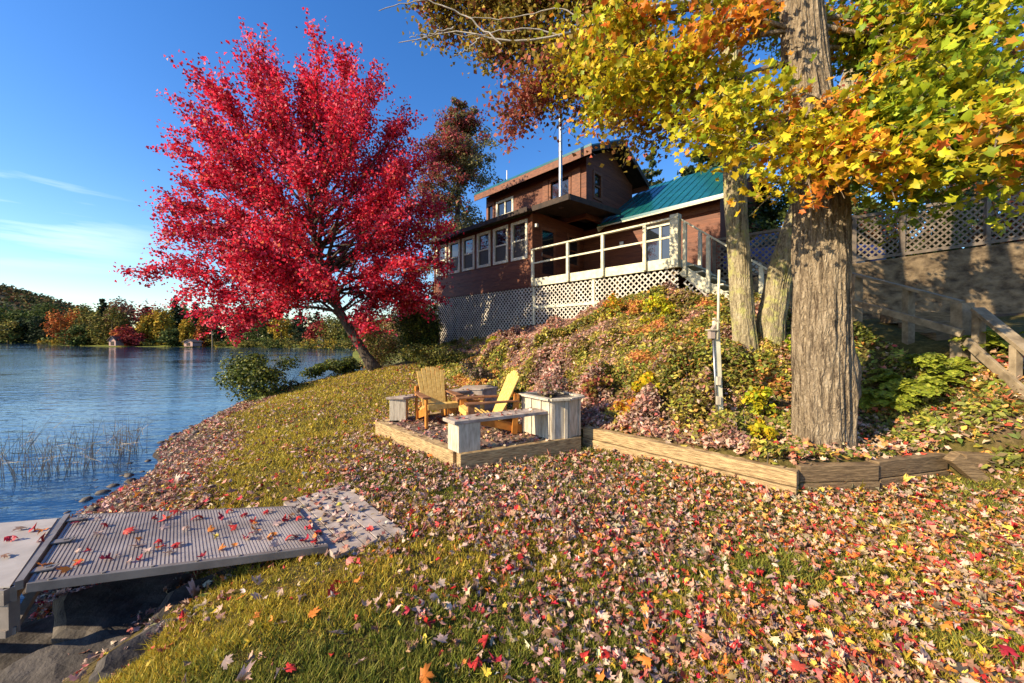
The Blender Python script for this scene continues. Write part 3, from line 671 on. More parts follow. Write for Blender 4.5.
# --- sunroom
SW = [(.28+1.04*i, .28+1.04*i+.80, 4.62, 6.03) for i in range(6)]
wall_open('wall', 's', 0, 0, 6.5, 3.5, 6.22, SW, M['siding'])
for o in SW: window('s', 0, o, 'hS')
SD = [(.45, 1.35, 3.76, 5.85), (2.15, 2.95, 4.6, 5.85)]
wall_open('wall', 't', 0, .145, 3.3, 3.5, 6.3, SD, M['siding'])
wall_open('wall', 't', 6.36, .145, 3.3, 3.5, 6.3, [], M['siding'])
m = MB(); hbox(m, .145, 6.35, .15, 3.3, 3.52, 3.62); m.build('floor_slab', M['trim_dark'], cab)
m = MB(); hbox(m, 0.0, .09, -.022, -.002, 3.5, 6.2); hbox(m, 6.41, 6.5, -.022, -.002, 3.5, 6.2); m.build('corner_board', M['trim_brown'], cab)
def door(along, c, o):
    p0, p1, z0, z1 = o; m = MB()
    def bx(a, b, q0, q1, d0, d1, mm):
        hbox(mm, a, b, d0, d1, q0, q1) if along == 's' else hbox(mm, d0, d1, a, b, q0, q1)
    bx(p0, p0+.1, z0, z1, c-.01, c+.06, m); bx(p1-.1, p1, z0, z1, c-.01, c+.06, m); bx(p0+.1, p1-.1, z1-.12, z1, c-.01, c+.06, m); bx(p0+.1, p1-.1, z0, z0+.3, c-.01, c+.06, m); bx(p0+.1, p1-.1, 4.7, 4.8, c-.005, c+.055, m)
    d = m.build('door', M['trim_brown'], cab)
    g = MB(); bx(p0+.1, p1-.1, z0+.3, z1-.12, c+.02, c+.03, g); g.build('pane', M['glass'], d)
    h = MB(); bx(p0+.03, p0+.06, 4.7, 4.83, c-.06, c-.012, h); h.build('handle', M['steel'], d)
door('t', 0, SD[0]); window('t', 0, SD[1], 'h', fm='trim_brown')
# sunroom roof
def slab_roof(name, s0, s1, t0, z0, t1, z1, th, mat, parent=cab):
    m = MB(); lo = [H(s0, t0, z0), H(s1, t0, z0), H(s1, t1, z1), H(s0, t1, z1)]
    m.hexa(lo, [p+(0, 0, th) for p in lo]); return m.build(name, mat, parent)
rf = slab_roof('roof', -.12, 6.85, -.42, 6.2, 1.98, 6.62, .07, M['trim_dark'])
m = MB(); m.beam(H(-.14, -.45, 6.22), H(6.88, -.45, 6.22), .035, .17); m.build('fascia', M['trim_dark'], rf)
m = MB(); m.beam(H(1.2, .55, 6.62), H(3.6, .55, 6.62), .05, .26); m.build('parapet_board', M['trim_brown'], cab)
# porch roof over the recess
pr = slab_roof('roof', -1.75, -.125, -.15, 6.28, 3.28, 6.55, .07, M['trim_dark'])
m = MB(); m.beam(H(-1.77, -.17, 6.3), H(-.13, -.17, 6.3), .035, .19); m.beam(H(-1.78, -.15, 6.3), H(-1.78, 3.25, 6.57), .035, .19); m.build('fascia', M['trim_dark'], pr)
# stove pipe on the porch roof
m = MB(); pb = H(-.9, .5, 6.3); m.tube([pb, pb+(0, 0, 3.3)], .07, 14); m.tube([pb+(0, 0, .04), pb+(0, 0, .12)], .15, 14); m.tube([pb+(0, 0, 3.1), pb+(0, 0, 3.16)], .085, 14)
for z in (1.0, 2.0): m.tube([pb+(0, 0, z), pb+(0, 0, z+.03)], .078, 14)
m.build('chimney', M['steel'], pr, smooth=False)
m = MB(); m.tube([pb+(0, 0, 3.0), H(-1.4, 2.0, 8.55)], .008, 5); m.tube([pb+(0, 0, 3.0), H(.2, 2.0, 8.55)], .008, 5); m.build('guy_wire', M['steel'], pr)
# --- upper storey
UW = [(-.25, .82, 7.2, 8.22), (3.0, 4.12, 7.42, 8.16), (4.32, 4.80, 7.3, 8.2)]
wall_open('wall', 's', 2.0, -1.0, 4.9, 6.3, 8.62, UW, M['siding'])
window('s', 2.0, UW[0], 'v', curtain=True, fm='trim_brown'); window('s', 2.0, UW[1], 'v'); window('s', 2.0, UW[2], '', fm='trim_brown')
m = MB(); hbox(m, -.75, -.35, 1.955, 1.997, 7.12, 8.3); hbox(m, .88, 1.18, 1.955, 1.997, 7.12, 8.3); m.build('shutter', M['trim_brown'], cab)
GWn = [(2.5, 3.1, 7.2, 8.25)]
wall_open('wall', 't', -1.0, 2.145, 5.6, 6.3, 8.62, GWn, M['siding']); window('t', -1.0, GWn[0], 'h', fm='trim_brown')
wall_open('wall', 't', 4.76, 2.145, 5.6, 6.3, 8.62, [], M['siding']); wall_open('wall', 's', 5.6, -1.0, 4.9, 3.6, 8.62, [], M['siding'])
for s_ in (-1.0, 4.76):
    m = MB(); tri = [H(s_, 2.0, 8.62), H(s_, 5.6, 8.62), H(s_, 3.8, 9.52)]; m.hexa(tri, [p+H(.14, 0, 0)-H(0, 0, 0) for p in tri]); m.build('gable', M['siding'], cab)
def gable_roof(s0, s1, t0, tr, t1, ze, zr, mat, th=.05, ribs=.32, fz=.28, fmat='trim_brown'):
    root = None
    for (ta, tb2) in ((t0, tr), (t1, tr)):
        m = MB(); lo = [H(s0, ta, ze), H(s1, ta, ze), H(s1, tb2, zr), H(s0, tb2, zr)]
        m.hexa(lo, [p+(0, 0, th) for p in lo])
        n = int((s1-s0)/ribs)
        for i in range(n+1):
            s_ = s0+.02+(s1-s0-.04)*i/n
            m.beam(H(s_, ta, ze+th+.008), H(s_, tb2, zr+th+.008), .035, .03)
        o = m.build('roof', mat, cab)
        root = root or o
        f = MB(); f.beam(H(s0, ta, ze-fz/2+.02), H(s1, ta, ze-fz/2+.02), .035, fz); f.build('fascia', M[fmat], o)
        f = MB(); f.beam(H(s0, ta, ze+.068), H(s1, ta, ze+.068), .045, .09); f.build('drip_edge', mat, o)
        for s_ in (s0+.0, s1):
            f = MB(); f.beam(H(s_, ta, ze-.09), H(s_, tb2, zr-.09), .035, .2)
            f.build('bargeboard', M[fmat if fmat != 'trim_brown' else 'trim_dark'], o)
        f = MB(); d0 = .02 if ta < tb2 else -.02
        f.hexa([H(s0+.03, ta+d0, ze-.03), H(s1-.03, ta+d0, ze-.03), H(s1-.03, tb2, zr-.03), H(s0+.03, tb2, zr-.03)], [H(s0+.03, ta+d0, ze-.006), H(s1-.03, ta+d0, ze-.006), H(s1-.03, tb2, zr-.006), H(s0+.03, tb2, zr-.006)]); f.build('soffit', M['trim_dark'], o)
    return root
gr = gable_roof(-1.6, 5.15, 1.45, 3.8, 6.15, 8.62, 9.72, M['roof'])
m = MB(); m.tube([H(3.0, 1.6, 8.7), H(3.0, 1.6, 9.25)], .025, 8); m.build('vent_pipe', M['white'], gr)
# --- right wing
wg = gable_roof(-5.75, -1.02, 2.8, 6.9, 11.0, 6.06, 8.75, M['roof'], fz=.05, fmat='rail')
RW = [(-3.95, -2.75, 3.82, 5.78)]
wall_open('wall', 's', 3.3, -5.35, -.005, 3.5, 6.22, RW, M['siding'])
window('s', 3.3, RW[0], 'v', curtain=True)
m = MB(); hbox(m, -5.35, -1.0, 3.27, 3.297, 5.86, 6.1); m.build('frieze_board', M['trim_brown'], cab)
wall_open('wall', 't', -5.35, 3.445, 10.4, 3.5, 6.4, [], M['siding'])
m = MB(); tri = [H(-5.35, 3.3, 6.4), H(-5.35, 10.5, 6.4), H(-5.35, 6.9, 8.7)]; m.hexa(tri, [p+H(.14, 0, 0)-H(0, 0, 0) for p in tri]); m.build('gable', M['siding'], cab)
m = MB(); hbox(m, -1.9, -1.75, 3.22, 3.268, 5.2, 5.42); m.build('wall_lamp', M['white'], cab)
m = MB(); hbox(m, -.10, -.004, .1, .2, 5.72, 5.84); m.build('flood_lamp', M['white'], cab)

# ================================================================== DECK with railing, lattice skirt
deck = thing('deck', 'raised cream railed deck on white lattice skirt in front of cabin', 'deck', (*P0, 0))
m = MB()
for i in range(23): hbox(m, -5.25, -.005, .04+i*.141, .04+i*.141+.134, 3.72, 3.755)
m.build('deck_floor', M['wood_grey'], deck)
m = MB(); hbox(m, -5.28, .0, -.045, -.003, 3.5, 3.78); m.build('fascia', M['rail'], deck, bevel=.004)
m = MB(); hbox(m, -5.315, -5.283, -.04, 3.2, 3.5, 3.71); m.build('fascia', M['rail'], deck)
for s_ in (-.09, -1.67, -3.0, -4.36):
    m = MB(); hbox(m, s_-.045, s_+.045, -.135, -.048, 3.52, 4.80); m.build('post', M['rail'], deck, bevel=.004)
m = MB(); hbox(m, -5.3, -5.08, -.14, -.048, 3.5, 4.92); hbox(m, -5.32, -5.23, -.04, .05, 3.56, 4.92); m.build('post', M['rail'], deck, bevel=.005)
for z, hh in ((4.825, .05), (4.33, .055)):
    m = MB(); hbox(m, -5.3, -.03, -.15 if z > 4.5 else -.115, -.03 if z > 4.5 else -.07, z-hh/2, z+hh/2); m.build('rail', M['rail'], deck, bevel=.004)
for s_ in (-.2, -1.7, -3.4, -5.1):
    for t_ in (.15, 3.0):
        m = MB(); hbox(m, s_-.06, s_+.06, t_-.06, t_+.06, 1.2, 3.5); m.build('support_post', M['timber_dark'], deck)
def lattice(name, fn, u0, u1, z0f, z1f, mat, parent, pitch=.125, w=.038):
    """diagonal strips clipped between heights z0f(u) and z1f(u); fn(u,off,z)->point, two layers"""
    m = MB(); zl = min(z0f(u0), z0f(u1)); zh = max(z1f(u0), z1f(u1)); Hh = zh-zl
    for layer, sg in ((0, 1), (1, -1)):
        off = .0 if layer == 0 else .009
        k = u0-Hh
        while k < u1+Hh:
            # line u = k + sg*(z-zl)   sampled and clipped
            zs = np.linspace(zl, zh, 60); us = k+sg*(zs-zl) if sg > 0 else k+Hh-(zs-zl)-Hh*0
            ok = (us >= u0) & (us <= u1) & (zs >= np.array([z0f(q) for q in us])) & (zs <= np.array([z1f(q) for q in us]))
            if ok.sum() > 2:
                i0 = np.argmax(ok); i1 = len(ok)-1-np.argmax(ok[::-1])
                a = fn(us[i0], off, zs[i0]); b = fn(us[i1], off, zs[i1])
                nrm = fn(us[i0], off+1, zs[i0])-a
                m.beam(a, b, w, .008, up=nrm)
            k += pitch*1.414
    return m.build(name, mat, parent)
gl = lambda s_: gz(*(P0+sa*s_))-.1
GS = np.linspace(-5.4, 6.6, 30); GLV = np.array([gl(q) for q in GS])
lat_lo = lambda s_: float(np.interp(s_, GS, GLV))
fnF = lambda s_, o, z: H(s_, .03+o, z)
lattice('lattice_skirt', fnF, -5.27, -.02, lat_lo, lambda q: 3.49, M['lattice'], deck)
lattice('lattice_skirt', fnF, .02, 6.45, lat_lo, lambda q: 3.49, M['lattice'], cab)
m = MB(); m.beam(H(-5.25, .005, 2.72), H(-.02, .005, 2.72), .02, .09); m.build('lattice_band', M['rail'], deck)
for s_ in (-.05, -2.6): 
    m = MB(); hbox(m, s_-.05, s_+.05, -.002, .018, 1.6, 3.49); m.build('lattice_batten', M['rail'], deck)
m = MB(); hbox(m, 6.42, 6.5, .0, .02, .9, 3.5); m.build('lattice_batten', M['rail'], cab)
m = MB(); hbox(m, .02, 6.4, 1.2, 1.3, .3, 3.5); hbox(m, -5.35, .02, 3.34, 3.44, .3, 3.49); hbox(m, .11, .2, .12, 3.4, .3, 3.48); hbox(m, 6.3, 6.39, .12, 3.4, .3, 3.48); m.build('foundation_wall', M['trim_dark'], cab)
# ================================================================== UPPER STAIRS
st = thing('wooden_stairs', 'cream painted stairs with sloping handrail going down from deck behind trees', 'stairs', (*H(-6.2, .7, 0)[:2], 2.2))
NS = 8
for i in range(NS):
    s_ = -5.36-.235*i; z = 3.56-.195*i
    m = MB(); hbox(m, s_-.26, s_, .12, 1.2, z-.04, z); hbox(m, s_-.02, s_, .14, 1.18, z-.19, z-.042); m.build('step', M['rail'], st)
for t_ in (.09, 1.23):
    m = MB(); m.beam(H(-5.33, t_, 3.44), H(-7.2, t_, 1.9), .04, .26); m.build('stringer', M['rail'], st)
lattice('lattice_panel', lambda q, o, z: H(q, .12+o, z), -6.35, -5.35, lambda q: 2.3, lambda q: 3.46+(q+5.33)*.82-.1, M['lattice'], st)
for t_ in (.08, 1.24):
    for s_ in ((-5.42, -6.0, -7.15) if t_ < 1 else (-5.42, -7.15)):
        zt = 4.68+(s_+5.42)*.82
        m = MB(); hbox(m, s_-.045, s_+.045, t_-.1, t_-.01, zt-1.45 if s_ > -7 else 1.9, zt); m.build('post', M['rail'], st, bevel=.004)
    m = MB(); m.beam(H(-5.3, t_-.055, 4.80), H(-7.3, t_-.055, 4.80-2.0*.82), .08, .045); m.build('handrail', M['rail'], st, bevel=.004)

# ================================================================== CONCRETE WALL, LATTICE FENCE, UPPER YARD
FA = np.array((5.9, 10.87, 3.26)); FB = np.array((13.6, 8.67, 4.12))
fp = lambda k: FA*(1-k)+FB*k
fdir = (FB-FA)[:2]/np.linalg.norm((FB-FA)[:2]); fn_ = np.array((-fdir[1], fdir[0]))
if fn_[1] < 0: fn_ = -fn_
FL = np.linalg.norm((FB-FA)[:2])
cw = MB(); a, b = FA, FB
pol = [a[:2], b[:2], b[:2]+fn_*.3, a[:2]+fn_*.3]
cw.prism(pol, 1.2, [a[2]-.03, b[2]-.03, b[2]-.03, a[2]-.03])
tag(cw.build('retaining_wall', M['concrete'], None), 'tall stained concrete retaining wall under the brown lattice fence', 'wall')
fe = thing('lattice_fence', 'brown diagonal lattice fence on top of the concrete wall', 'fence', tuple(FA))
def fpt(u, o, z):
    return np.array((*(FA[:2]+fdir*u+fn_*(.12+o)), z))
fz = lambda u: FA[2]+(FB[2]-FA[2])*u/FL
pk = [0.05, 1.75, 3.45, 4.5, 6.2, 7.9]
for u in pk:
    m = MB(); p = fpt(u, 0, 0); m.obox((p[0], p[1], fz(u)+.62), (np.array((*fdir, 0)), np.array((*fn_, 0)), np.array((0, 0, 1.))), (.045, .045, .66)); m.build('post', M['lattice_brown'], fe, bevel=.004)
for i in range(len(pk)-1):
    lattice('lattice_panel', fpt, pk[i]+.06, pk[i+1]-.06, lambda u: fz(u)+.05, lambda u: fz(u)+1.2, M['lattice_brown'], fe, .115, .04)
for o in (.06, 1.22):
    m = MB(); m.beam(fpt(0, -.03, fz(0)+o), fpt(FL, -.03, fz(FL)+o), .05, .075); m.build('rail', M['lattice_brown'], fe)
m = MB(); k0 = FA-np.array((*fdir, 0))*.1
q = [FA+np.array((*fn_, 0))*.3, FB+np.array((*fn_, 0))*.3, FB+np.array((*(fn_*14), 0)), FA+np.array((*(fn_*14), 0))]
m.hexa([p-(0, 0, .4) for p in q], [p-(0, 0, .04) for p in q])
tag(m.build('upper_yard', mat_basic('yard_soil', (.06, .05, .03), (.14, .11, .06), 3, .95), None), kind='structure')

# ================================================================== LOWER STAIR RAILING
lr = thing('stair_railing', 'weathered grey stair railing on the slope right of the big maple', 'railing', (6.1, 5, 1.3))
LP = [(np.array((5.85, 6.3, 2.67)), .07), (np.array((6.0, 5.6, 2.36)), .055), (np.array((6.06, 4.98, 2.08)), .085), (np.array((6.03, 4.78, 1.96)), .05), (np.array((5.86, 4.3, 1.53)), .042), (np.array((5.72, 3.75, 1.06)), .042)]
for p, hw in LP:
    g = gz(p[0], p[1]); m = MB(); m.box(p[0]-hw, p[0]+hw, p[1]-hw*.8, p[1]+hw*.8, g-.15, p[2]-.01); m.build('post', M['wood_grey'], lr, bevel=.005)
m = MB(); m.beam(LP[0][0]+(-.02, .1, .05), LP[2][0]+(.0, 0, .0), .10, .04); m.build('rail', M['wood_grey'], lr, bevel=.004)
m = MB(); m.beam(LP[3][0]+(0, .02, .02), LP[5][0]+(0, 0, .02), .13, .045); m.build('rail', M['wood_grey'], lr, bevel=.004)
m = MB(); m.beam(LP[0][0]+(-.09, .1, -.42), LP[2][0]+(-.115, -.1, -.42), .04, .10); m.build('lower_rail', M['wood_grey'], lr, bevel=.004)
m = MB(); m.beam(LP[3][0]+(-.085, .06, -.40), LP[5][0]+(-.07, 0, -.42), .04, .11); m.build('lower_rail', M['wood_grey'], lr, bevel=.004)
sw = thing('timber_steps', 'dim timber steps climbing behind the weathered grey railing', 'steps', (6.6, 5, 1.2))
for i in range(7):
    k = i/6; c = np.array((6.0, 3.9, .95))*(1-k)+np.array((6.55, 6.3, 2.0))*k
    m = MB(); m.obox(c+(.35, 0, -.06), (np.array((.95, -.3, 0))/.996, np.array((.3, .95, 0))/.996, np.array((0, 0, 1.))), (.42, .17, .09)); m.build('step', M['timber_dark'], sw, bevel=.006)

# ================================================================== CAR behind the fence
ca = fpt(2.75, 1.9, 0); cz = fz(2.75)-.05
car = thing('parked_car', 'blue car parked behind the brown lattice fence', 'car', (ca[0], ca[1], cz), None, math.atan2(fdir[1], fdir[0]))
def loft(m, secs):
    k = len(secs[0]); vs = [p for s_ in secs for p in s_]
    fs = [(i*k+j, i*k+(j+1) % k, (i+1)*k+(j+1) % k, (i+1)*k+j) for i in range(len(secs)-1) for j in range(k)]
    fs += [tuple(range(k-1, -1, -1)), tuple(range((len(secs)-1)*k, len(secs)*k))]; m.raw(vs, fs)
def csec(x, w, z0, z1): return [(x, -w, z0), (x, w, z0), (x, w*1.03, (z0+z1)/2), (x, w*.94, z1), (x, -w*.94, z1), (x, -w*1.03, (z0+z1)/2)]
m = MB(); loft(m, [csec(-2.1, .7, .4, .75), csec(-2.0, .82, .28, .88), csec(-.9, .86, .22, .95), csec(.9, .86, .22, .93), csec(1.8, .82, .26, .82), csec(2.1, .7, .38, .68)])
loft(m, [csec(-1.75, .72, .88, .95), csec(-1.1, .66, .9, 1.38), csec(-.1, .66, .9, 1.44), csec(.45, .65, .9, 1.38), csec(1.15, .72, .86, .94)])
m.build('body', M['bluecar'], car, smooth=False, bevel=.03, local=True)
for sg in (-1, 1):
    m = MB()
    for x0, x1, x2, x3 in ((-1.5, -.35, -.35, -1.08), (-.25, .85, .40, -.25)):
        y0 = sg*.735; y1 = sg*.668
        m.hexa([(x0, y0, .96), (x1, y0, .96), (x2, y1, 1.34), (x3, y1, 1.34)], [(x0, y0-.03*sg, .96), (x1, y0-.03*sg, .96), (x2, y1-.03*sg, 1.34), (x3, y1-.03*sg, 1.34)])
    m.build('window', M['glass'], car, local=True)
    for x in (-1.3, 1.3):
        m = MB(); m.tube([(x, sg*.66, .32), (x, sg*.87, .32)], .32, 20); w = m.build('wheel', M['tyre'], car, local=True)
        m = MB(); m.tube([(x, sg*.865, .32), (x, sg*.885, .32)], .19, 16); m.build('rim', M['steel'], w, local=True)
# ================================================================== VEGETATION
def bez(p0, p1, p2, n=10):
    t = np.linspace(0, 1, n)[:, None]; return (1-t)**2*p0+2*t*(1-t)*p1+t*t*p2
def poly_smooth(pts, n=24):
    pts = np.array(pts, float); L_ = np.concatenate([[0], np.cumsum(np.linalg.norm(np.diff(pts, axis=0), axis=1))]); t = np.linspace(0, L_[-1], n)
    q = np.stack([np.interp(t, L_, pts[:, i]) for i in range(3)], 1)
    for _ in range(2): q[1:-1] = (q[:-2]+2*q[1:-1]+q[2:])/4
    return q
def rnd_unit(n):
    v = rng.normal(size=(n, 3)); return v/np.linalg.norm(v, axis=1)[:, None]
class Leaves:
    def __init__(s): s.p = []; s.n = []; s.s = []; s.c = []
    def add(s, p, n, sz, c): s.p.append(p); s.n.append(n); s.s.append(np.broadcast_to(sz, (len(p),))); s.c.append(c)
    def mesh(s, name, mat, parent=None, **kw):
        return leaf_mesh(name, np.vstack(s.p), np.vstack(s.n), np.concatenate(s.s), np.vstack(s.c), mat, parent, **kw)
SUNV = np.array(sdir)
def twig_leaves(Lv, p0, d, ln, n, spread, size, pal, jit=.22, nb=.5, droop=0, colf=None):
    u = rng.random(n)**.8
    p = p0+d*(u*ln)[:, None]+rng.normal(0, spread, (n, 3))*np.array((1, 1, .75)); p[:, 2] -= droop*(u*ln)**2
    nr = rnd_unit(n)+np.array((0, 0, nb))+SUNV*.35
    c = pick(pal, n, jit) if colf is None else colf(p, n)
    Lv.add(p, nr, size*rng.uniform(.7, 1.25, n), c)

# ------------------------------------------------------------------ RED MAPLE on the shore
def red_maple():
    base = np.array((-4.8, 13, gz(-4.8, 13)-.05))
    t = thing('red_maple_tree', 'crimson maple leaning over the lake shore, left of the cabin', 'tree', tuple(base))
    C0 = np.array((-6.95, 13.0, 6.45)); Rr = 4.15
    tr = poly_smooth([base, base+(-.55, 0, .85), base+(-1.35, .05, 2.2), base+(-1.9, .1, 3.5), base+(-2.3, .1, 5.2), base+(-2.3, 0, 7.2), base+(-2.1, 0, 9.5)], 30)
    rad = np.interp(np.linspace(0, 1, 30), [0, .06, .3, .6, 1], [.26, .165, .135, .10, .03])
    mt = MB(); mt.tube(tr, rad, 12)
    Lv = Leaves(); lm = MB()
    pal = [(.62, .018, .045, 5), (.72, .045, .085, 4), (.34, .010, .028, 2.5), (.76, .11, .17, 2.2), (.20, .01, .02, 1.2), (.66, .16, .08, .6)]
    nl = 74; k = 0; ga = math.pi*(3-math.sqrt(5))
    for i in range(nl):
        zc = 1-1.78*(i+.5)/nl; ph = i*ga+rng.normal(0, .2)
        dv = np.array((math.sqrt(max(0, 1-zc*zc))*math.cos(ph), math.sqrt(max(0, 1-zc*zc))*math.sin(ph), zc))
        rr = Rr*rng.uniform(.70, 1.10); lb_ = rng.uniform(.72, 1.2)
        tp = 1-.34*max(zc, 0); end = C0+dv*np.array((1.06*tp, .78*tp, 1.26))*rr
        if end[0] > -4.0 and end[2] > 8: end = C0+(end-C0)*.92
        end[2] = max(end[2], 1.75+.3*rng.random()+(.5 if end[0] > -4.6 else 0))
        f = np.clip(.22+.5*(zc+.8)/1.8+rng.normal(0, .06), .2, .93); st_ = tr[int(f*29)]
        mid = st_+(end-st_)*.5+np.array((0, 0, -.10*np.linalg.norm(end-st_) if zc > -.1 else .16*np.linalg.norm(end-st_)))
        pp = bez(st_, mid, end, 11); ln = np.linalg.norm(end-st_)
        lm.tube(pp+rng.normal(0, .02, pp.shape), np.linspace(.018+.011*ln, .008, 11), 5, cap=False)
        tan = np.gradient(pp, axis=0); tan /= np.linalg.norm(tan, axis=1)[:, None]
        nt_ = int(9+ln*3.4)
        for q in range(nt_):
            a = rng.uniform(.28, 1)**.75; ii = min(10, int(a*10)); p = pp[ii]+(pp[min(10, ii+1)]-pp[ii])*rng.random()
            out = (p-C0)/Rr
            d = tan[ii]*.6+out*.45+rnd_unit(1)[0]*.72+np.array((0, 0, .12)); d /= np.linalg.norm(d)
            l2 = rng.uniform(.45, 1.1)
            if rng.random() < .5: lm.tube([p, p+d*l2*.5+rng.normal(0, .03, 3), p+d*l2], [.010, .007, .003], 3, cap=False)
            br = lb_*rng.uniform(.78, 1.2)
            pl2 = [(c[0]*br, c[1]*br, c[2]*br, c[3]) for c in pal]
            twig_leaves(Lv, p, d, l2, int(rng.uniform(34, 58)), .125, .095, pl2, .2, .35)
        # end spray
        for q in range(4):
            d = tan[10]+rnd_unit(1)[0]*.35; d /= np.linalg.norm(d); twig_leaves(Lv, pp[9], d, rng.uniform(.8, 1.5), 34, .07, .09, pal, .2, .3)
    for (u, v, d) in ((156, 272, 12.8), (185, 262, 13.5), (185, 150, 13), (195, 110, 13), (205, 175, 12.8), (190, 230, 12.6), (400, 130, 13), (415, 165, 13.2), (188, 292, 12.8), (212, 308, 12.4), (238, 326, 12.6), (258, 318, 13.2), (225, 296, 13.8), (200, 280, 12.4), (275, 300, 12.2), (300, 292, 11.8), (325, 280, 11.6), (390, 300, 12.6), (418, 288, 12.4), (432, 262, 12.8), (436, 232, 12.8), (405, 262, 11.8), (375, 280, 11.6), (400, 300, 13.6), (250, 275, 11.5), (172, 235, 12.8), (178, 205, 13), (420, 205, 12.8)):
        end = px(u, v, d); st_ = tr[int(rng.uniform(.26, .5)*29)]; ln = np.linalg.norm(end-st_); mid = (st_+end)/2+np.array((0, 0, .14*ln)); pp = bez(st_, mid, end, 11)
        lm.tube(pp+rng.normal(0, .02, pp.shape), np.linspace(.015+.008*ln, .008, 11), 5, cap=False)
        tan = np.gradient(pp, axis=0); tan /= np.linalg.norm(tan, axis=1)[:, None]
        for q in range(int(8+ln*3)):
            a = rng.uniform(.35, 1)**.7; p = pp[min(10, int(a*10.99))]; d_ = tan[min(10, int(a*10))]*.8+rnd_unit(1)[0]*.7; d_ /= np.linalg.norm(d_); br = rng.uniform(.72, 1.2)
            twig_leaves(Lv, p, d_, rng.uniform(.4, 1.0), int(rng.uniform(34, 56)), .12, .098, [(c[0]*br, c[1]*br, c[2]*br, c[3]) for c in pal], .2, .35)
    mt.build('trunk', M['bark_dark'], t, smooth=True); lm.build('limbs', M['bark_dark'], t, smooth=True)
    Lv.mesh('crown', M['leaf'], t, curl=.3, fold=.25)
red_maple()

# ------------------------------------------------------------------ textured trunks
def big_trunk(pts, rad, name, mat, parent, k=80, n=150, ridge=.03, burls=(), flare=.0):
    pp = poly_smooth(pts, n); L_ = np.linspace(0, 1, n); q_ = np.concatenate([[0], np.cumsum(np.linalg.norm(np.diff(np.array(pts, float), axis=0), axis=1))]); rr = np.interp(L_, q_/q_[-1], rad)
    th = np.linspace(0, 2*math.pi, k, endpoint=False)
    TH, LL = np.meshgrid(th, L_); hgt = pp[:, 2][:, None]+0*TH
    P3 = np.stack([np.cos(TH)*5, np.sin(TH)*5, hgt*.9+pp[0, 0]], -1)
    w = vnoise(np.stack([np.cos(TH)*1.2, np.sin(TH)*1.2, hgt*1.3], -1))
    rd = np.abs(vnoise(P3*np.array((1.6, 1.6, 1.3))+w[..., None]*.5)-.5)*2
    rd2 = vnoise(P3*np.array((3.4, 3.4, 2.2)))
    lump = vnoise(np.stack([np.cos(TH)*.9, np.sin(TH)*.9, hgt*.9+3], -1))-.5
    r = rr[:, None]*(1+.16*lump)+ridge*(rd-.4)+ridge*.5*(rd2-.5)
    if flare: r = r*(1+flare*np.exp(-(hgt-pp[0, 2])/.28)*(.7+.6*vnoise(np.stack([np.cos(TH)*2, np.sin(TH)*2, 0*hgt], -1))))
    for (bt, bz, bw, bh, amp) in burls:
        dth = np.angle(np.exp(1j*(TH-bt))); r = r+amp*np.exp(-(dth/bw)**2-((hgt-bz)/bh)**2)
    tan = np.gradient(pp, axis=0); tan /= np.linalg.norm(tan, axis=1)[:, None]
    ax = np.cross(tan, np.array((0, 1, .01))); ax /= np.linalg.norm(ax, axis=1)[:, None]; ay = np.cross(tan, ax)
    V = pp[:, None, :]+r[..., None]*(np.cos(TH)[..., None]*ax[:, None, :]+np.sin(TH)[..., None]*ay[:, None, :])
    idx = np.arange(n*k).reshape(n, k)
    Q = np.stack([idx[:-1], np.roll(idx, -1, 1)[:-1], np.roll(idx, -1, 1)[1:], idx[1:]], -1).reshape(-1, 4)
    return fast_mesh(name, V.reshape(-1, 3), Q, np.full(len(Q), 4), mat, parent=parent, smooth=True, off=np.array(parent.location))

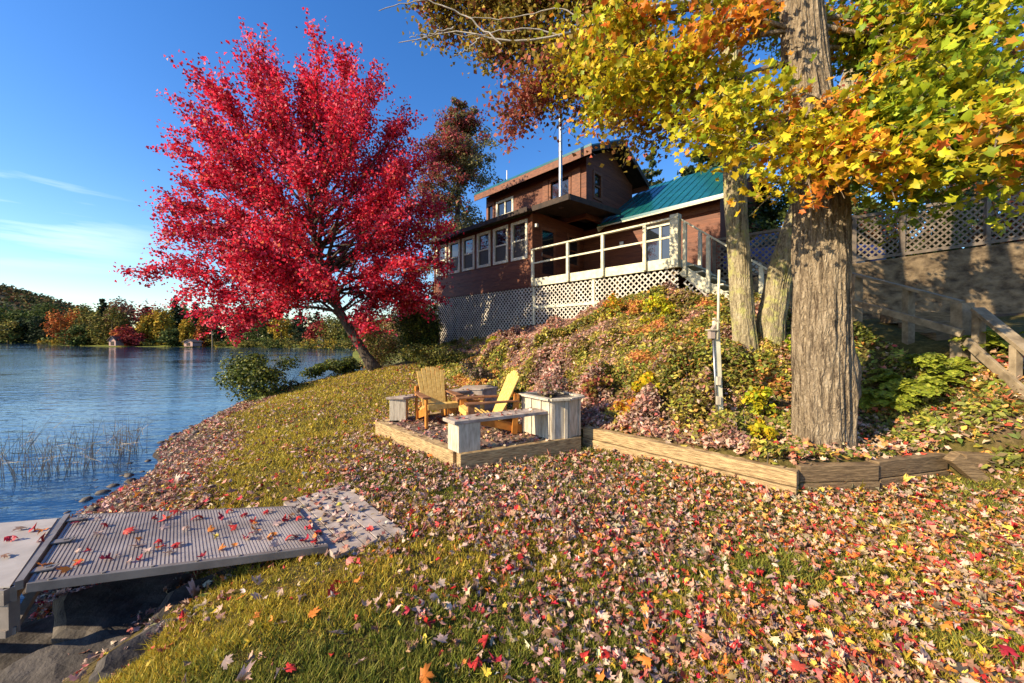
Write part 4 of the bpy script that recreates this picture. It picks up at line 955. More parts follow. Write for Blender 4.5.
YG = [(.38, .38, .02, 4), (.50, .44, .02, 4), (.26, .32, .02, 3), (.58, .44, .025, 2), (.60, .26, .03, .6)]
GREEN = [(.20, .29, .02, 4), (.32, .38, .02, 4), (.44, .45, .025, 3), (.12, .18, .02, 2), (.5, .42, .03, .8)]
YEL = [(.62, .46, .02, 4), (.52, .46, .02, 4), (.64, .38, .02, 2), (.38, .38, .02, 2), (.64, .24, .03, .7)]
ORG = [(.66, .24, .03, 4), (.68, .33, .03, 3), (.58, .15, .03, 2), (.6, .42, .03, 2)]
BRN = [(.24, .18, .035, 4), (.34, .25, .04, 3), (.20, .17, .03, 3), (.36, .15, .06, 1.6), (.36, .09, .05, 1), (.48, .36, .05, 1.6)]
RUST = [(.34, .09, .06, 4), (.26, .06, .05, 3), (.42, .16, .08, 2), (.22, .13, .05, 2)]
def limb_tree(t, limbs, Lv, lm, size, nt_per_m, nleaf, spread, twl=(.45, .95), droop=.12, r0=.05, wid=5):
    for pts, pals, dens in limbs:
        pp = poly_smooth(pts, 18); ln = np.linalg.norm(np.diff(pp, axis=0), axis=1).sum()
        lm.tube(pp, np.linspace(r0, .009, 18), wid, cap=False)
        tan = np.gradient(pp, axis=0); tan /= np.linalg.norm(tan, axis=1)[:, None]
        for q in range(int(ln*nt_per_m*dens)):
            a = rng.uniform(.28, 1); ii = min(17, int(a*17)); p = pp[ii]
            sd = np.cross(tan[ii], (0, 0, 1.)); sd /= np.linalg.norm(sd)+1e-6
            d = tan[ii]*.55+sd*rng.choice((-1, 1))*rng.uniform(.2, 1)+np.array((0, 0, rng.normal(-.02, .38))); d /= np.linalg.norm(d)
            l2 = rng.uniform(*twl)
            if rng.random() < .6: lm.tube([p, p+d*l2*.5, p+d*l2-(0, 0, droop*l2*l2)], [.011, .007, .003], 4, cap=False)
            pal = pals[0] if rng.random() > a*.5 or len(pals) < 2 else pals[1]
            br = rng.uniform(.8, 1.15); pal = [(c[0]*br, c[1]*br, c[2]*br, c[3]) for c in pal]
            twig_leaves(Lv, p, d, l2, int(rng.uniform(.7, 1.3)*nleaf), spread, size, pal, .16, .55, droop)

# ------------------------------------------------------------------ BIG SUGAR MAPLE
def sugar_maple():
    bx, by = 3.69, 4.40; bz = gz(bx, by)-.08
    t = thing('sugar_maple_tree', 'big maple with thick rugged trunk and yellow green leaves at right of timbers', 'tree', (bx, by, bz))
    top = px(798, 0, 4.4)
    pts = [(bx, by, bz), (bx-.01, by, .9), (bx-.02, by, 1.6), px(819, 210, 4.4), px(812, 130, 4.4), px(803, 60, 4.4), top, top+(-.2, .1, 2.0), top+(-.35, .3, 4.5), top+(-.3, .3, 8)]
    big_trunk(pts, [.29, .275, .275, .262, .235, .205, .185, .19, .12, .04], 'trunk', M['bark_big'], t, 150, 380, .04, [(2.8, 1.22, .5, .24, .10), (2.5, .95, .3, .12, .06), (.3, 1.35, .4, .12, .03), (1.6, 2.5, .3, .14, .03), (1.5, 1.75, .22, .07, -.035), (2.2, .7, .2, .4, .03), (.7, .5, .16, .4, .03)], flare=.10)
    Lv = Leaves(); lm = MB()
    P = px
    tk = lambda v: P(798+24*v/445, v, 4.4)
    limbs = [
        ([tk(60), P(760, 70, 4.45), P(700, 95, 4.6), P(640, 92, 4.8), P(585, 88, 5.0)], (YG, YEL), 1.0),
        ([tk(30), P(740, 40, 4.5), P(680, 60, 4.6), P(620, 75, 4.7), P(600, 95, 4.7)], (YG, YEL), .9),
        ([tk(95), P(760, 100, 4.2), P(715, 118, 4.1), P(680, 128, 4.1)], (YG, YEL), 1.0),
        ([tk(120), P(790, 130, 4.0), P(765, 145, 3.9), P(748, 150, 3.8)], (YEL, YG), .75),
        ([tk(110), P(815, 140, 3.9), P(812, 165, 3.75), P(805, 185, 3.65)], (YEL, ORG), .95),
        ([tk(90), P(835, 110, 3.9), P(845, 140, 3.7), P(845, 165, 3.6)], (ORG, YEL), .8),
        ([tk(85), P(850, 118, 4.2), P(900, 125, 3.8), P(950, 140, 3.5), P(990, 155, 3.35)], (GREEN, YG), 1.9),
        ([tk(105), P(860, 130, 4.0), P(900, 148, 3.8), P(935, 168, 3.65)], (GREEN, GREEN), 1.6),
        ([tk(100), P(865, 150, 4.2), P(895, 172, 4.1), P(925, 188, 4.1)], (GREEN, GREEN), 1.5),
        ([tk(20), P(870, 20, 4.3), P(930, 25, 4.1), P(985, 20, 4.0)], (GREEN, GREEN), 1.9),
        ([tk(25), P(890, 42, 4.2), P(945, 80, 3.6), P(1000, 110, 3.3), P(1050, 125, 3.1)], (YG, GREEN), 1.6),
        ([P(900, 110, 3.7), P(960, 110, 3.3), P(1010, 130, 3.0), P(1040, 150, 2.9)], (YG, ORG), 1.1),
        ([tk(10), P(760, 0, 4.5), P(700, 10, 4.7), P(640, 20, 4.9), P(580, 30, 5.2)], (YG, ORG), 1.0),
        ([tk(35), P(755, 20, 4.4), P(725, 22, 4.3), P(695, 40, 4.3)], (ORG, ORG), .9),
        ([tk(0), P(860, -30, 4.4), P(930, -30, 4.2), P(1000, -20, 4.0)], (GREEN, YG), 1.5),
        ([tk(50), P(870, 50, 4.5), P(905, 75, 4.5), P(960, 85, 4.5)], (GREEN, GREEN), 1.6),
        ([tk(115), P(850, 150, 3.9), P(880, 162, 3.6), P(905, 170, 3.5)], (YEL, GREEN), 1.2),
        ([tk(30), P(845, 35, 4.4), P(865, 35, 4.3), P(890, 30, 4.2)], (ORG, GREEN), .6),
        ([tk(110), P(775, 120, 4.5), P(760, 130, 4.6), P(715, 138, 4.8)], (YEL, YG), .6),
    ]
    limb_tree(t, limbs, Lv, lm, .078, 17, 25, .10, (.3, .72), .16, .035)
    # the high crown above the picture
    up = []
    for i in range(9):
        f = rng.uniform(.35, 1); s_ = top+np.array((-.25, .2, 7.5))*f; an = i*2.4; ln = rng.uniform(2.2, 4.2)*(1-.4*f)
        e = s_+np.array((math.cos(an)*ln, math.sin(an)*ln, rng.uniform(.2, 1.6)))
        up.append(([s_, (s_+e)/2+(0, 0, .2), e], (YG, YEL), 1))
    lm2 = MB(); Lu = Leaves()
    limb_tree(t, up, Lu, lm, .15, 5, 24, .22, (.6, 1.3), .1, .05)
    lm.build('limbs', M['bark_big'], t, smooth=True)
    Lv.mesh('leaf_sprays', M['leaf'], t, out=OUT_MID, curl=.35, fold=.12)
    Lu.mesh('crown', M['leaf'], t, curl=.3, fold=.2)
sugar_maple()

# ------------------------------------------------------------------ TWIN TRUNKED TREE behind
def twin_tree():
    b = np.array((4.22, 6.3, gz(4.22, 6.3)-.1))
    t = thing('twin_trunk_tree', 'tree with lichened straight trunk and leaning trunk, behind the big maple', 'tree', tuple(b))
    P = px
    q = [P(748, 372, 6.25), P(743, 320, 6.25), P(740, 280, 6.25), P(736, 220, 6.25), P(734, 165, 6.3), P(731, 90, 6.4), P(726, 0, 6.6), P(720, -120, 6.9), P(715, -260, 7.2)]
    big_trunk(q, [.21, .175, .165, .165, .165, .16, .14, .11, .04], 'trunk', M['bark_lichen'], t, 90, 260, .022, [], flare=.1)
    q = [P(767, 372, 6.3), P(771, 320, 6.3), P(780, 270, 6.3), P(800, 215, 6.35), P(825, 150, 6.5), P(850, 80, 6.7), P(870, 0, 7.0), P(880, -150, 7.3)]
    big_trunk(q, [.24, .195, .19, .185, .17, .15, .13, .05], 'leaning_trunk', M['bark_lichen'], t, 90, 240, .032, [(1.6, 2.55, .5, .25, -.05), (.4, 1.9, .5, .2, .06)], flare=.1)
    Lv = Leaves(); lm = MB()
    limbs = [
        ([P(733, 130, 6.3), P(690, 100, 6.6), P(630, 85, 6.9), P(570, 80, 7.2), P(530, 88, 7.4)], (BRN, RUST), 1.2),
        ([P(731, 90, 6.4), P(680, 60, 6.8), P(610, 45, 7.2), P(540, 45, 7.6), P(485, 50, 7.9)], (BRN, BRN), 1.7),
        ([P(728, 40, 6.5), P(660, 15, 6.9), P(580, 5, 7.3), P(500, 10, 7.8), P(435, 18, 8.2)], (BRN, BRN), 1.8),
        ([P(727, 10, 6.6), P(650, -30, 6.9), P(560, -45, 7.3), P(470, -30, 7.8), P(425, 0, 8.0)], (BRN, RUST), 1.6),
        ([P(731, 110, 6.4), P(680, 120, 6.2), P(640, 115, 6.2), P(605, 120, 6.3)], (BRN, ORG), 1.0),
        ([P(729, 60, 6.4), P(670, 70, 6.1), P(610, 70, 6.1), P(560, 65, 6.2)], (BRN, YEL), 1.0),
        ([P(570, 80, 7.2), P(540, 100, 7.2), P(520, 108, 7.2)], (RUST, RUST), 1.3),
        ([P(726, 0, 6.6), P(700, -60, 6.9), P(620, -120, 7.2), P(520, -110, 7.6)], (BRN, YG), 1),
        ([P(722, -80, 6.8), P(760, -140, 7), P(840, -160, 7), P(920, -120, 7)], (YG, GREEN), 1),
        ([P(860, 40, 6.8), P(900, 60, 7), P(960, 70, 7.2), P(1010, 60, 7.4)], (GREEN, RUST), .8),
        ([P(850, 80, 6.7), P(890, 120, 6.8), P(940, 150, 7), P(980, 160, 7)], (GREEN, BRN), .9),
        ([P(868, 10, 7), P(920, -20, 7.2), P(980, -30, 7.5), P(1060, -20, 7.6)], (GREEN, BRN), 1),
        ([P(736, 150, 6.3), P(760, 130, 6.6), P(790, 120, 7), P(800, 140, 7.2)], (BRN, YG), 1),
        ([P(728, 40, 6.5), P(740, 10, 7.2), P(780, 30, 7.8), P(860, 40, 8.2)], (GREEN, BRN), 1),
    ]
    limb_tree(t, limbs, Lv, lm, .088, 21, 36, .15, (.5, 1.05), .1, .05)
    lm.build('limbs', M['bark_dark'], t, smooth=True)
    mb = MB()
    def bare(pts, r0): mb.tube(poly_smooth([P(*q) for q in pts], 20)+rng.normal(0, .012, (20, 3)), np.linspace(r0, .006, 20), 6, cap=False)
    bare([(728, 10, 6.5), (690, 2, 6.1), (640, 12, 5.9), (590, 28, 5.8), (545, 42, 5.8), (500, 45, 5.8), (460, 30, 5.9), (400, 46, 6.0)], .035)
    for pts in ([(560, 38, 5.8), (530, 30, 5.8), (480, 36, 5.8), (455, 38, 5.8)], [(500, 45, 5.8), (470, 20, 5.8), (430, 2, 5.8), (380, 12, 5.8)], [(600, 25, 5.8), (560, 10, 5.9), (500, 22, 6), (470, 20, 6)], [(455, 30, 5.9), (430, 36, 5.9), (410, 40, 5.9)], [(480, 40, 5.8), (470, 50, 5.8), (455, 58, 5.8)]):
        bare(pts, .013)
    mb.build('bare_branch', M['bark_pale'], t, smooth=True)
    Lv.mesh('leaf_sprays', M['leaf'], t, out=OUT_QUAD, curl=.3, fold=.25)
twin_tree()

# ------------------------------------------------------------------ crowns as clumps
def blob_leaves(Lv, c, r, n, size, pal, nclump=14, jit=.2, flat=1.0):
    c = np.array(c, float); r = np.array(r, float)
    cc = rnd_unit(nclump)*(.45+.5*rng.random((nclump, 1)))*r; cr = rng.uniform(.28, .5, nclump)
    br = rng.uniform(.75, 1.2, nclump)
    w = rng.integers(0, nclump, n)
    dv = rnd_unit(n)*(rng.random((n, 1))**.45)
    p = c+cc[w]+dv*cr[w][:, None]*r
    nr = dv*.8+rnd_unit(n)*.7+np.array((0, 0, .45))
    Lv.add(p, nr, size*rng.uniform(.65, 1.3, n), pick(pal, n, jit)*br[w][:, None])
def stems(m, base, top_c, r, n, r0):
    for i in range(n):
        e = np.array(top_c)+rnd_unit(1)[0]*np.array(r)*.7; b = np.array(base)+rng.normal(0, r0*2, 3)*np.array((1, 1, 0))
        mid = (b+e)/2+rng.normal(0, .1, 3)*np.linalg.norm(e-b)*.5
        m.tube(bez(b, mid, e, 7), np.linspace(r0, r0*.25, 7), 5, cap=False)
def shrub(name, label, cat, base, r, n, size, pal, group=None, ncl=14, mat='leaf', nst=9, stem=.018, lift=.9):
    t = thing(name, label, cat, tuple(base), group)
    c = np.array(base)+np.array((0, 0, r[2]*lift)); Lv = Leaves(); blob_leaves(Lv, c, r, n, size, pal, ncl)
    m = MB(); stems(m, base, c, r, nst, stem); m.build('stems', M['bark_dark'], t, smooth=True)
    p = np.vstack(Lv.p); k = p[:, 2] > base[2]-.1
    Lv.p = [p[k]]; Lv.n = [np.vstack(Lv.n)[k]]; Lv.s = [np.concatenate(Lv.s)[k]]; Lv.c = [np.vstack(Lv.c)[k]]
    Lv.mesh('foliage', M[mat], t, curl=.3, fold=.2); return t
DKG = [(.06, .085, .02, 4), (.10, .13, .025, 4), (.16, .18, .03, 2), (.04, .06, .02, 2)]
OLV = [(.14, .14, .03, 4), (.20, .19, .035, 3), (.10, .10, .025, 3), (.28, .22, .05, 1)]
def G(x, y, dz=0): return np.array((x, y, gz(x, y)+dz))
shrub('shore_bush', 'rounded dark green bush at the water edge beyond the lawn', 'bush', (-7.75, 12.0, -.5), (1.35, 1.2, .85), 9000, .075, DKG+[(.24, .26, .05, 2)], None, 26)
shrub('shore_bush', 'low green bush spreading along the shore right of the rounded bush', 'bush', (-6.35, 13.3, -.05), (.9, .8, .5), 4500, .07, DKG+[(.2, .2, .05, 1)], None, 16)
shrub('bank_bush', 'tall dark green bush beside the left end of the lattice skirt', 'bush', G(-4.0, 15.6), (1.1, .9, 1.45), 9000, .075, DKG+[(.25, .25, .04, 2)], None, 24)
shrub('bank_bush', 'yellow tinged bush between leaning red trunk and the cabin', 'bush', G(-4.4, 16.4), (1.2, .9, 1.3), 7000, .075, OLV+[(.45, .34, .12, 3), (.5, .25, .15, 1)], None, 22)
shrub('bank_bush', 'low olive shrub at the slope foot behind the honey chair', 'bush', G(-2.5, 12.2), (1.15, .7, .5), 5000, .06, OLV, None, 16)
shrub('bank_bush', 'dark green bush at the far left corner of the lattice skirt', 'bush', G(-4.0, 18.4), (.8, .8, 1.3), 5000, .08, DKG+OLV, None, 14)
shrub('bank_bush', 'reddish yellow bush directly behind the leaning red maple trunk', 'bush', G(-6.3, 17.2), (1.2, .9, 1.5), 6500, .075, OLV+[(.5, .30, .14, 3), (.42, .12, .08, 2), (.5, .4, .08, 2)], None, 20)
shrub('bank_bush', 'loose tan bush between leaning trunk and yellow tinged bush', 'bush', G(-5.3, 18.5), (1.1, .9, 1.7), 5500, .075, [(.4, .28, .16, 3), (.5, .38, .22, 2), (.25, .22, .07, 2)], None, 18)
# trees behind the cabin
def mixed_tree():
    b = np.array((-3.3, 22.5, 1.0)); t = thing('autumn_tree', 'tall mottled tree with red upper leaves between crimson maple and cabin', 'tree', tuple(b))
    m = MB(); m.tube([b, b+(0, 0, 7), b+(.1, 0, 14)], [.28, .18, .05], 9); m.build('trunk', M['bark_dark'], t, smooth=True)
    Lv = Leaves()
    for h in np.arange(4, 15.5, .8): blob_leaves(Lv, b+np.array((rng.normal(0, .3), 0, h-.6)), np.array((1.5, 1.2, 1.1))*np.interp(h, [4, 15.5], [1.2, .55]), 700, .13, [(.26, .06, .05, 2), (.19, .16, .06, 3), (.13, .13, .05, 2)] if h > 8 else [(.17, .15, .06, 3), (.24, .21, .10, 3), (.12, .12, .05, 2)], 8)
    for i in range(58):
        h = rng.uniform(3.5, 15.2); w = np.interp(h, [3.5, 6, 10, 15.3], [3.0, 3.4, 2.7, .7]); an = rng.uniform(0, 6.28); d = rng.uniform(.2, 1)**.6*w
        pal = [(.24, .05, .05, 3), (.34, .06, .06, 2), (.20, .15, .06, 2)] if (math.cos(an)*d < .6 and h > 9 and rng.random() < .75) else [(.17, .15, .06, 3), (.24, .21, .10, 3), (.12, .12, .05, 2), (.34, .27, .10, 1)]
        blob_leaves(Lv, b+np.array((math.cos(an)*d, math.sin(an)*d, h-1)), (1.35, 1.2, .9), 680, .13, pal, 7)
    Lv.mesh('crown', M['leaf'], t, curl=.3, fold=.2)
mixed_tree()
def conifer(name, label, base, h, w, pal, n, size, group=None, mat='leaffar', parent_trunk=True, seed=0):
    base = np.array(base, float); t = thing(name, label, 'tree', tuple(base), group)
    m = MB(); m.tube([base, base+(0, 0, h)], [h*.013+.03, .02], 7)
    Lv = Leaves(); nb = int(26+h*1.2)
    for i in range(nb):
        f = (i+.5)/nb; z = h*(.12+.88*f); ln = w*(1-f)**.8*rng.uniform(.6, 1.1)+.12*w*.3; an = i*2.4+rng.normal(0, .3)
        d = np.array((math.cos(an), math.sin(an), -.15+.3*f)); k = max(6, int(n/nb*(1.5-f)))
        m.tube([base+(0, 0, z), base+(0, 0, z)+d*ln], [.02+.01*ln, .01], 3, cap=False)
        u = rng.random(k)**.7; p = base+np.array((0, 0, z))+d*(u*ln)[:, None]+rng.normal(0, .05*ln+size*.3, (k, 3))*np.array((1, 1, .6))
        Lv.add(p, rnd_unit(k)+np.array((0, 0, .6)), size*rng.uniform(.6, 1.3, k), pick(pal, k, .25))
    m.build('trunk', M['bark_dark'], t); Lv.mesh('crown', M[mat], t, curl=.3, fold=.2); return t
PINE = [(.045, .07, .025, 3), (.07, .10, .035, 3), (.10, .12, .04, 1)]
conifer('pine_tree', 'dark pine showing above the green roof behind cabin', (9.6, 25.5, 2.5), 11.8, 2.6, PINE, 5000, .22, None, 'leaf')
for i, (x, y, h, w, lb) in enumerate([(9.5, 17.5, 9, 2.8, 'dark spruce behind the lattice fence nearest the cabin gable'), (15, 18, 10, 3, 'tall dark spruce far behind the brown lattice fence'), (19.5, 15.0, 9.5, 3, 'dark spruce behind right end of the lattice fence')]):
    conifer('spruce_tree', lb, (x, y, 3.4), h, w, PINE, 5200, .3, None, 'leaf')
for i, (x, y, r, pal, lb) in enumerate([(12.2, 14.8, 2.2, DKG, 'shady dark green tree behind the parked blue car'), (16.4, 12.6, 1.9, RUST+DKG, 'dull red leaved tree behind right end of the lattice fence'), (8.4, 14.3, 1.5, DKG, 'shaded bush beside the cabin gable end behind stairs')]):
    t = thing('yard_tree', lb, 'tree', (x, y, 3.6)); Lv = Leaves()
    blob_leaves(Lv, (x, y, 3.6+r*1.15), (r, r, r*1.1), 7000, .13, pal, 26)
    m = MB(); stems(m, (x, y, 3.4), (x, y, 3.6+r), (r, r, r), 7, .06); m.build('trunk', M['bark_dark'], t, smooth=True); Lv.mesh('crown', M['leaf'], t, curl=.3, fold=.2)

for i in range(7):
    p = fpt(.9+i*1.05, 3.2+(i % 3)*.5, 0); z = fz(.9+i*1.05); r = 1.35+.25*(i % 2)
    shrub('yard_bush', ['dark shaded bush behind the lattice nearest the upper stairs', 'dull red bush behind the lattice left of the big trunk', 'olive bush hidden behind the big trunk and lattice', 'dark bush behind the lattice just right of the big trunk', 'dull red bush behind the middle lattice post', 'olive bush behind the lattice panel above sunlit wall', 'dark bush behind the lattice at right picture edge'][i], 'bush', (p[0], p[1], z-.1), (r, r*.7, r*.95), 4200, .11, [DKG, RUST+DKG, OLV+DKG][i % 3], 'bushes behind the lattice fence', 16, nst=6, stem=.03)
# ------------------------------------------------------------------ SLOPE COVER (stuff)
def slope_density(x, y):
    """1 on the planted bank, 0 on lawn / under house"""
    rel = np.stack([x-P0[0], y-P0[1]], -1); t_ = rel@tb_
    up = ground_z(x, y)
    ok = (t_ < -.12) & (x > -3.6) & (y > 3.3)
    # behind the timbers / foot of slope
    foot = np.interp(x, [-3.6, -2.5, -.8, 0.2, 1.1, 2.72, 3.7, 4.75, 5.0, 5.9, 7], [13.2, 11.4, 8.5, 7.7, 5.6, 3.78, 3.85, 4.11, 3.85, 3.5, 3.3])
    return ok & (y > foot) & (x < np.where(y < 4.7, 6.9, 5.75)) & (up > .1) & ~((np.abs(x-5.85) < .7) & (y > 7.6))
SLP = Leaves(); SST = MB()
def slope_cover(n):
    x = rng.uniform(-3.6, 6.4, n); y = rng.uniform(3.3, 17, n)
    k = slope_density(x, y); x, y = x[k], y[k]
    z = ground_z(x, y); d = np.hypot(x, y)
    clump = n2(x, y, 1.5, 3); cl2 = n2(x, y, 4.5, 4); tone = n2(x, y, .42, 9)*.6+n2(x, y, 1.6, 6)*.4
    # bare leafy ground round the big maple foot and to its right
    open_ = sstep(1.2, .5, np.hypot((x-3.7)/1.15, (y-4.4)))+sstep(4.0, 4.5, x)*sstep(6.8, 5.5, y)*.75
    hh = np.clip((clump-.25)*.78, .04, .46)*(.4+1.1*cl2)*(1-.45*sstep(-.4, -2, x))*(1-.75*np.clip(open_, 0, 1))
    pz_ = z+hh*rng.random(len(x))**.55+.01
    m = rng.random(len(x)) < np.clip(.18+1.6*(cl2-.36), .05, 1)*(1-.6*np.clip(open_, 0, 1))
    x, y, pz_, tone, hh, d, open_ = x[m], y[m], pz_[m], tone[m], hh[m], d[m], open_[m]
    nL = len(x)
    pink = pick([(.46, .28, .21, 4), (.52, .36, .28, 3), (.36, .17, .12, 2), (.54, .19, .14, 1), (.24, .15, .09, 2)], nL)
    yel = pick([(.36, .31, .05, 4), (.48, .40, .075, 2.5), (.22, .20, .04, 3), (.50, .33, .08, 1.6), (.26, .16, .07, 2)], nL)
    grn = pick([(.19, .22, .04, 4), (.30, .32, .05, 3), (.11, .12, .03, 2.5), (.24, .17, .08, 1)], nL)
    org = pick([(.50, .24, .06, 3), (.46, .15, .07, 2), (.52, .36, .07, 2)], nL)
    # pinkish low bushes in the middle of the bank, yellow-green to the left and right
    mid = np.exp(-((x-(.9+.05*(y-8)))/1.5)**2)
    sel = .35*n2(x, y, 2.6, 51)+.65*tone+.03+rng.normal(0, .045, nL)-.30*mid
    c = np.where((sel < .42)[:, None], pink, np.where((sel < .56)[:, None], yel, np.where((sel < .65)[:, None], grn, org)))
    c = np.where(((open_ > .5) & (rng.random(nL) < .6))[:, None], grn, c)
    c = c*(.62+.76*n2(x, y, 3.4, 52))[:, None]
    sz = (.036+.0048*d)*rng.uniform(.7, 1.35, nL)
    SLP.add(np.stack([x, y, pz_], 1), rnd_unit(nL)*.8+np.array((0, 0, .7))+SUNV*.4, sz, c)
    j = rng.choice(nL, 2600, replace=False)
    for a in j:
        g0 = np.array((x[a], y[a], pz_[a]-hh[a]-.05)); SST.tube([g0, np.array((x[a], y[a], pz_[a]))+rng.normal(0, .05, 3)], [.006, .003], 3, cap=False)
slope_cover(860000)
tag(SLP.mesh('hillside_plants', M['leaf'], None, curl=.4, fold=.3, out=OUT_NARROW), kind='stuff')
tag(SST.build('hillside_stems', M['bark_dark']), kind='stuff')
# taller yellow-green sprigs on the bank
for i, (x, y, r, n, pal, lb) in enumerate([
    (2.25, 5.9, .28, 700, YEL, 'small yellow sapling left of the outlet post'), (3.35, 5.0, .22, 500, YG, 'yellow green sprig between outlet post and big trunk'), (3.02, 4.45, .16, 260, YEL, 'small golden sprig at foot of the outlet post'),
    (1.75, 5.6, .2, 420, ORG, 'small orange leaved shrub above the timber wall near planter'), (4.55, 5.6, .33, 900, GREEN, 'green bush in shade right behind the big trunk'), (1.45, 6.4, .3, 900, RUST+BRN, 'rusty low shrub behind the planter box'),
    (3.2, 8.3, .4, 1100, YG, 'yellow green shrub beneath the lattice skirt right end'), (2.6, 9.8, .38, 900, ORG+YG, 'orange tipped shrub against the deck lattice'), (-.6, 12.3, .32, 900, YG, 'yellow green shrub below the left lattice')]):
    shrub('bank_sprig', lb, 'shrub', G(x, y), (r, r, r*.9), n, .06, pal, None, 8, nst=6, stem=.006)
shrub('planter_plant', 'withered reddish plants growing out of the planter box', 'plant', (.6, 5.45, .74), (.28, .26, .19), 620, .042, [(.24, .15, .12, 3), (.34, .24, .18, 2), (.16, .14, .05, 2), (.30, .08, .07, 1)], None, 9, nst=14, stem=.005)
shrub('planter_plant', 'dark withered plants behind the honey chair in the far planter', 'plant', (-.65, 7.3, .8), (.4, .3, .22), 900, .05, [(.14, .10, .07, 3), (.24, .16, .12, 2), (.10, .09, .03, 2)], None, 9, nst=12, stem=.005)
# ------------------------------------------------------------------ FERNS
def fern(base, r, nf, label, pal):
    t = thing('fern', label, 'fern', tuple(base), 'ferns on the slope right of the big maple'); Lv = Leaves(); m = MB()
    for i in range(nf):
        an = 2*math.pi*i/nf+rng.normal(0, .2); ln = r*rng.uniform(.75, 1.2); d = np.array((math.cos(an), math.sin(an), 0))
        p0 = np.array(base); up_ = rng.uniform(.6, 1.15); p1 = p0+d*ln*.45+(0, 0, ln*up_); p2 = p0+d*ln+np.array((0, 0, ln*(up_-.45)))
        pp = bez(p0, p1, p2, 18); m.tube(pp, np.linspace(.005, .002, 18), 3, cap=False)
        tan = np.gradient(pp, axis=0); tan /= np.linalg.norm(tan, axis=1)[:, None]; sd = np.cross(tan, (0, 0, 1.)); sd /= np.linalg.norm(sd, axis=1)[:, None]
        for k in range(3, 18):
            w = ln*.30*math.sin(math.pi*min(1, (1.08-k/18)))**.8*(1 if k > 4 else .6)
            for s_ in (-1, 1):
                q = 4; u = (np.arange(q)+.6)/q
                p = pp[k]+sd[k]*s_*(u*w)[:, None]+tan[k]*(u*w*.3)[:, None]-np.array((0, 0, 1))*(u*u*w*.3)[:, None]
                Lv.add(p, np.tile(np.cross(tan[k], sd[k]), (q, 1))+rng.normal(0, .25, (q, 3)), np.full(q, w*.42+.008), pick(pal, q, .12))
    m.build('stalk', M['grass_stem'], t); Lv.mesh('fronds', M['leaf'], t, curl=.1)
M['grass_stem'] = mat_flat('stem_green', (.16, .17, .04), .7)
FP = [(.26, .30, .03, 3), (.34, .36, .04, 3), (.18, .22, .03, 2)]
for (u, v, z, r, lb) in [(915, 392, .95, .42, 'large bright green fern right of the big maple trunk'), (890, 408, .75, .34, 'fern in front of the large bright fern, close to the trunk'), (945, 372, 1.25, .36, 'fern below the lower stair rail'), (985, 385, 1.1, .32, 'fern under the end of the grey stair railing'),
                         (915, 352, 1.5, .40, 'grassy upright fern beneath the left span of stair railing'), (1005, 400, .95, .3, 'fern at the right edge of the bank'), (880, 372, 1.2, .3, 'shaded fern at the right side of the trunk')]:
    p = px(u, v, 4.9); fern(G(p[0], p[1], .0), r, 13, lb, FP)

# ------------------------------------------------------------------ LAWN GRASS (stuff)
def lawn_ok(x, y):
    foot = np.interp(x, [-3.6, -2.5, -.8, 0.2, 1.04, 2.69, 4.75, 5, 6], [13.2, 11.4, 8.6, 7.8, 5.5, 3.66, 4.0, 3.9, 3.6])
    sd = land_sd(x, y); z = ground_z(x, y)
    inpat = np.zeros(x.shape, bool)
    def inside(poly):
        r = np.ones(x.shape, bool); n = len(poly); ar = sum(poly[i][0]*poly[(i+1) % n][1]-poly[(i+1) % n][0]*poly[i][1] for i in range(n))
        for i in range(n):
            a, b = poly[i], poly[(i+1) % n]; r &= ((b[0]-a[0])*(y-a[1])-(b[1]-a[1])*(x-a[0]))*np.sign(ar) > 0
        return r
    inpat = inside(PAT) | inside([p[:2] for p in bm0])
    return (y < foot) & ~inpat, z
def grass(n):
    d = 1.3+(rng.random(n)**2.3)*12; a = rng.uniform(-1.45, 1.42, n); x = a*d; y = d
    ok, z = lawn_ok(x, y); ok &= (z > -.20+.06*n2(x, y, 4, 5))
    bare = n2(x, y, 1.0, 12); dirt = sstep(.52, .66, n2(x, y, .8, 14)); right = sstep(1.0, 2.6, x)
    ok &= rng.random(n) > np.clip(.15+.8*dirt*(.35+.65*right)+.25*right, 0, .93)
    x, y, z, d = x[ok], y[ok], z[ok], d[ok]; n = len(x)
    h = (.016+.026*rng.random(n))*(1+.08*d)*(.35+1.3*n2(x, y, 9, 8)); w = (.0018+.0011*d)
    az = rng.uniform(0, 6.28, n); lean = rng.normal(0, .55, (n, 2))
    b = np.stack([x, y, z-.004], 1); sdv = np.stack([np.cos(az), np.sin(az), np.zeros(n)], 1)*w[:, None]
    tip = b+np.stack([lean[:, 0]*h, lean[:, 1]*h, h], 1)
    V = np.stack([b-sdv, b+sdv, tip], 1).reshape(-1, 3)
    yl = sstep(.34, .66, n2(x, y, .7, 21)+.42*sstep(-1.0, -3, x)-.10*sstep(-1.2, 0, x))
    g = pick([(.15, .17, .025, 3), (.21, .22, .03, 3), (.28, .25, .05, 2)], n); o = pick([(.42, .31, .035, 3), (.50, .38, .055, 2), (.32, .27, .035, 2)], n)
    c = np.where((rng.random(n) < yl)[:, None], o, g)
    tag(fast_mesh('lawn_grass', V, np.arange(3*n), np.full(n, 3), M['grass'], np.repeat(c, 3, 0)), kind='stuff')
grass(620000)

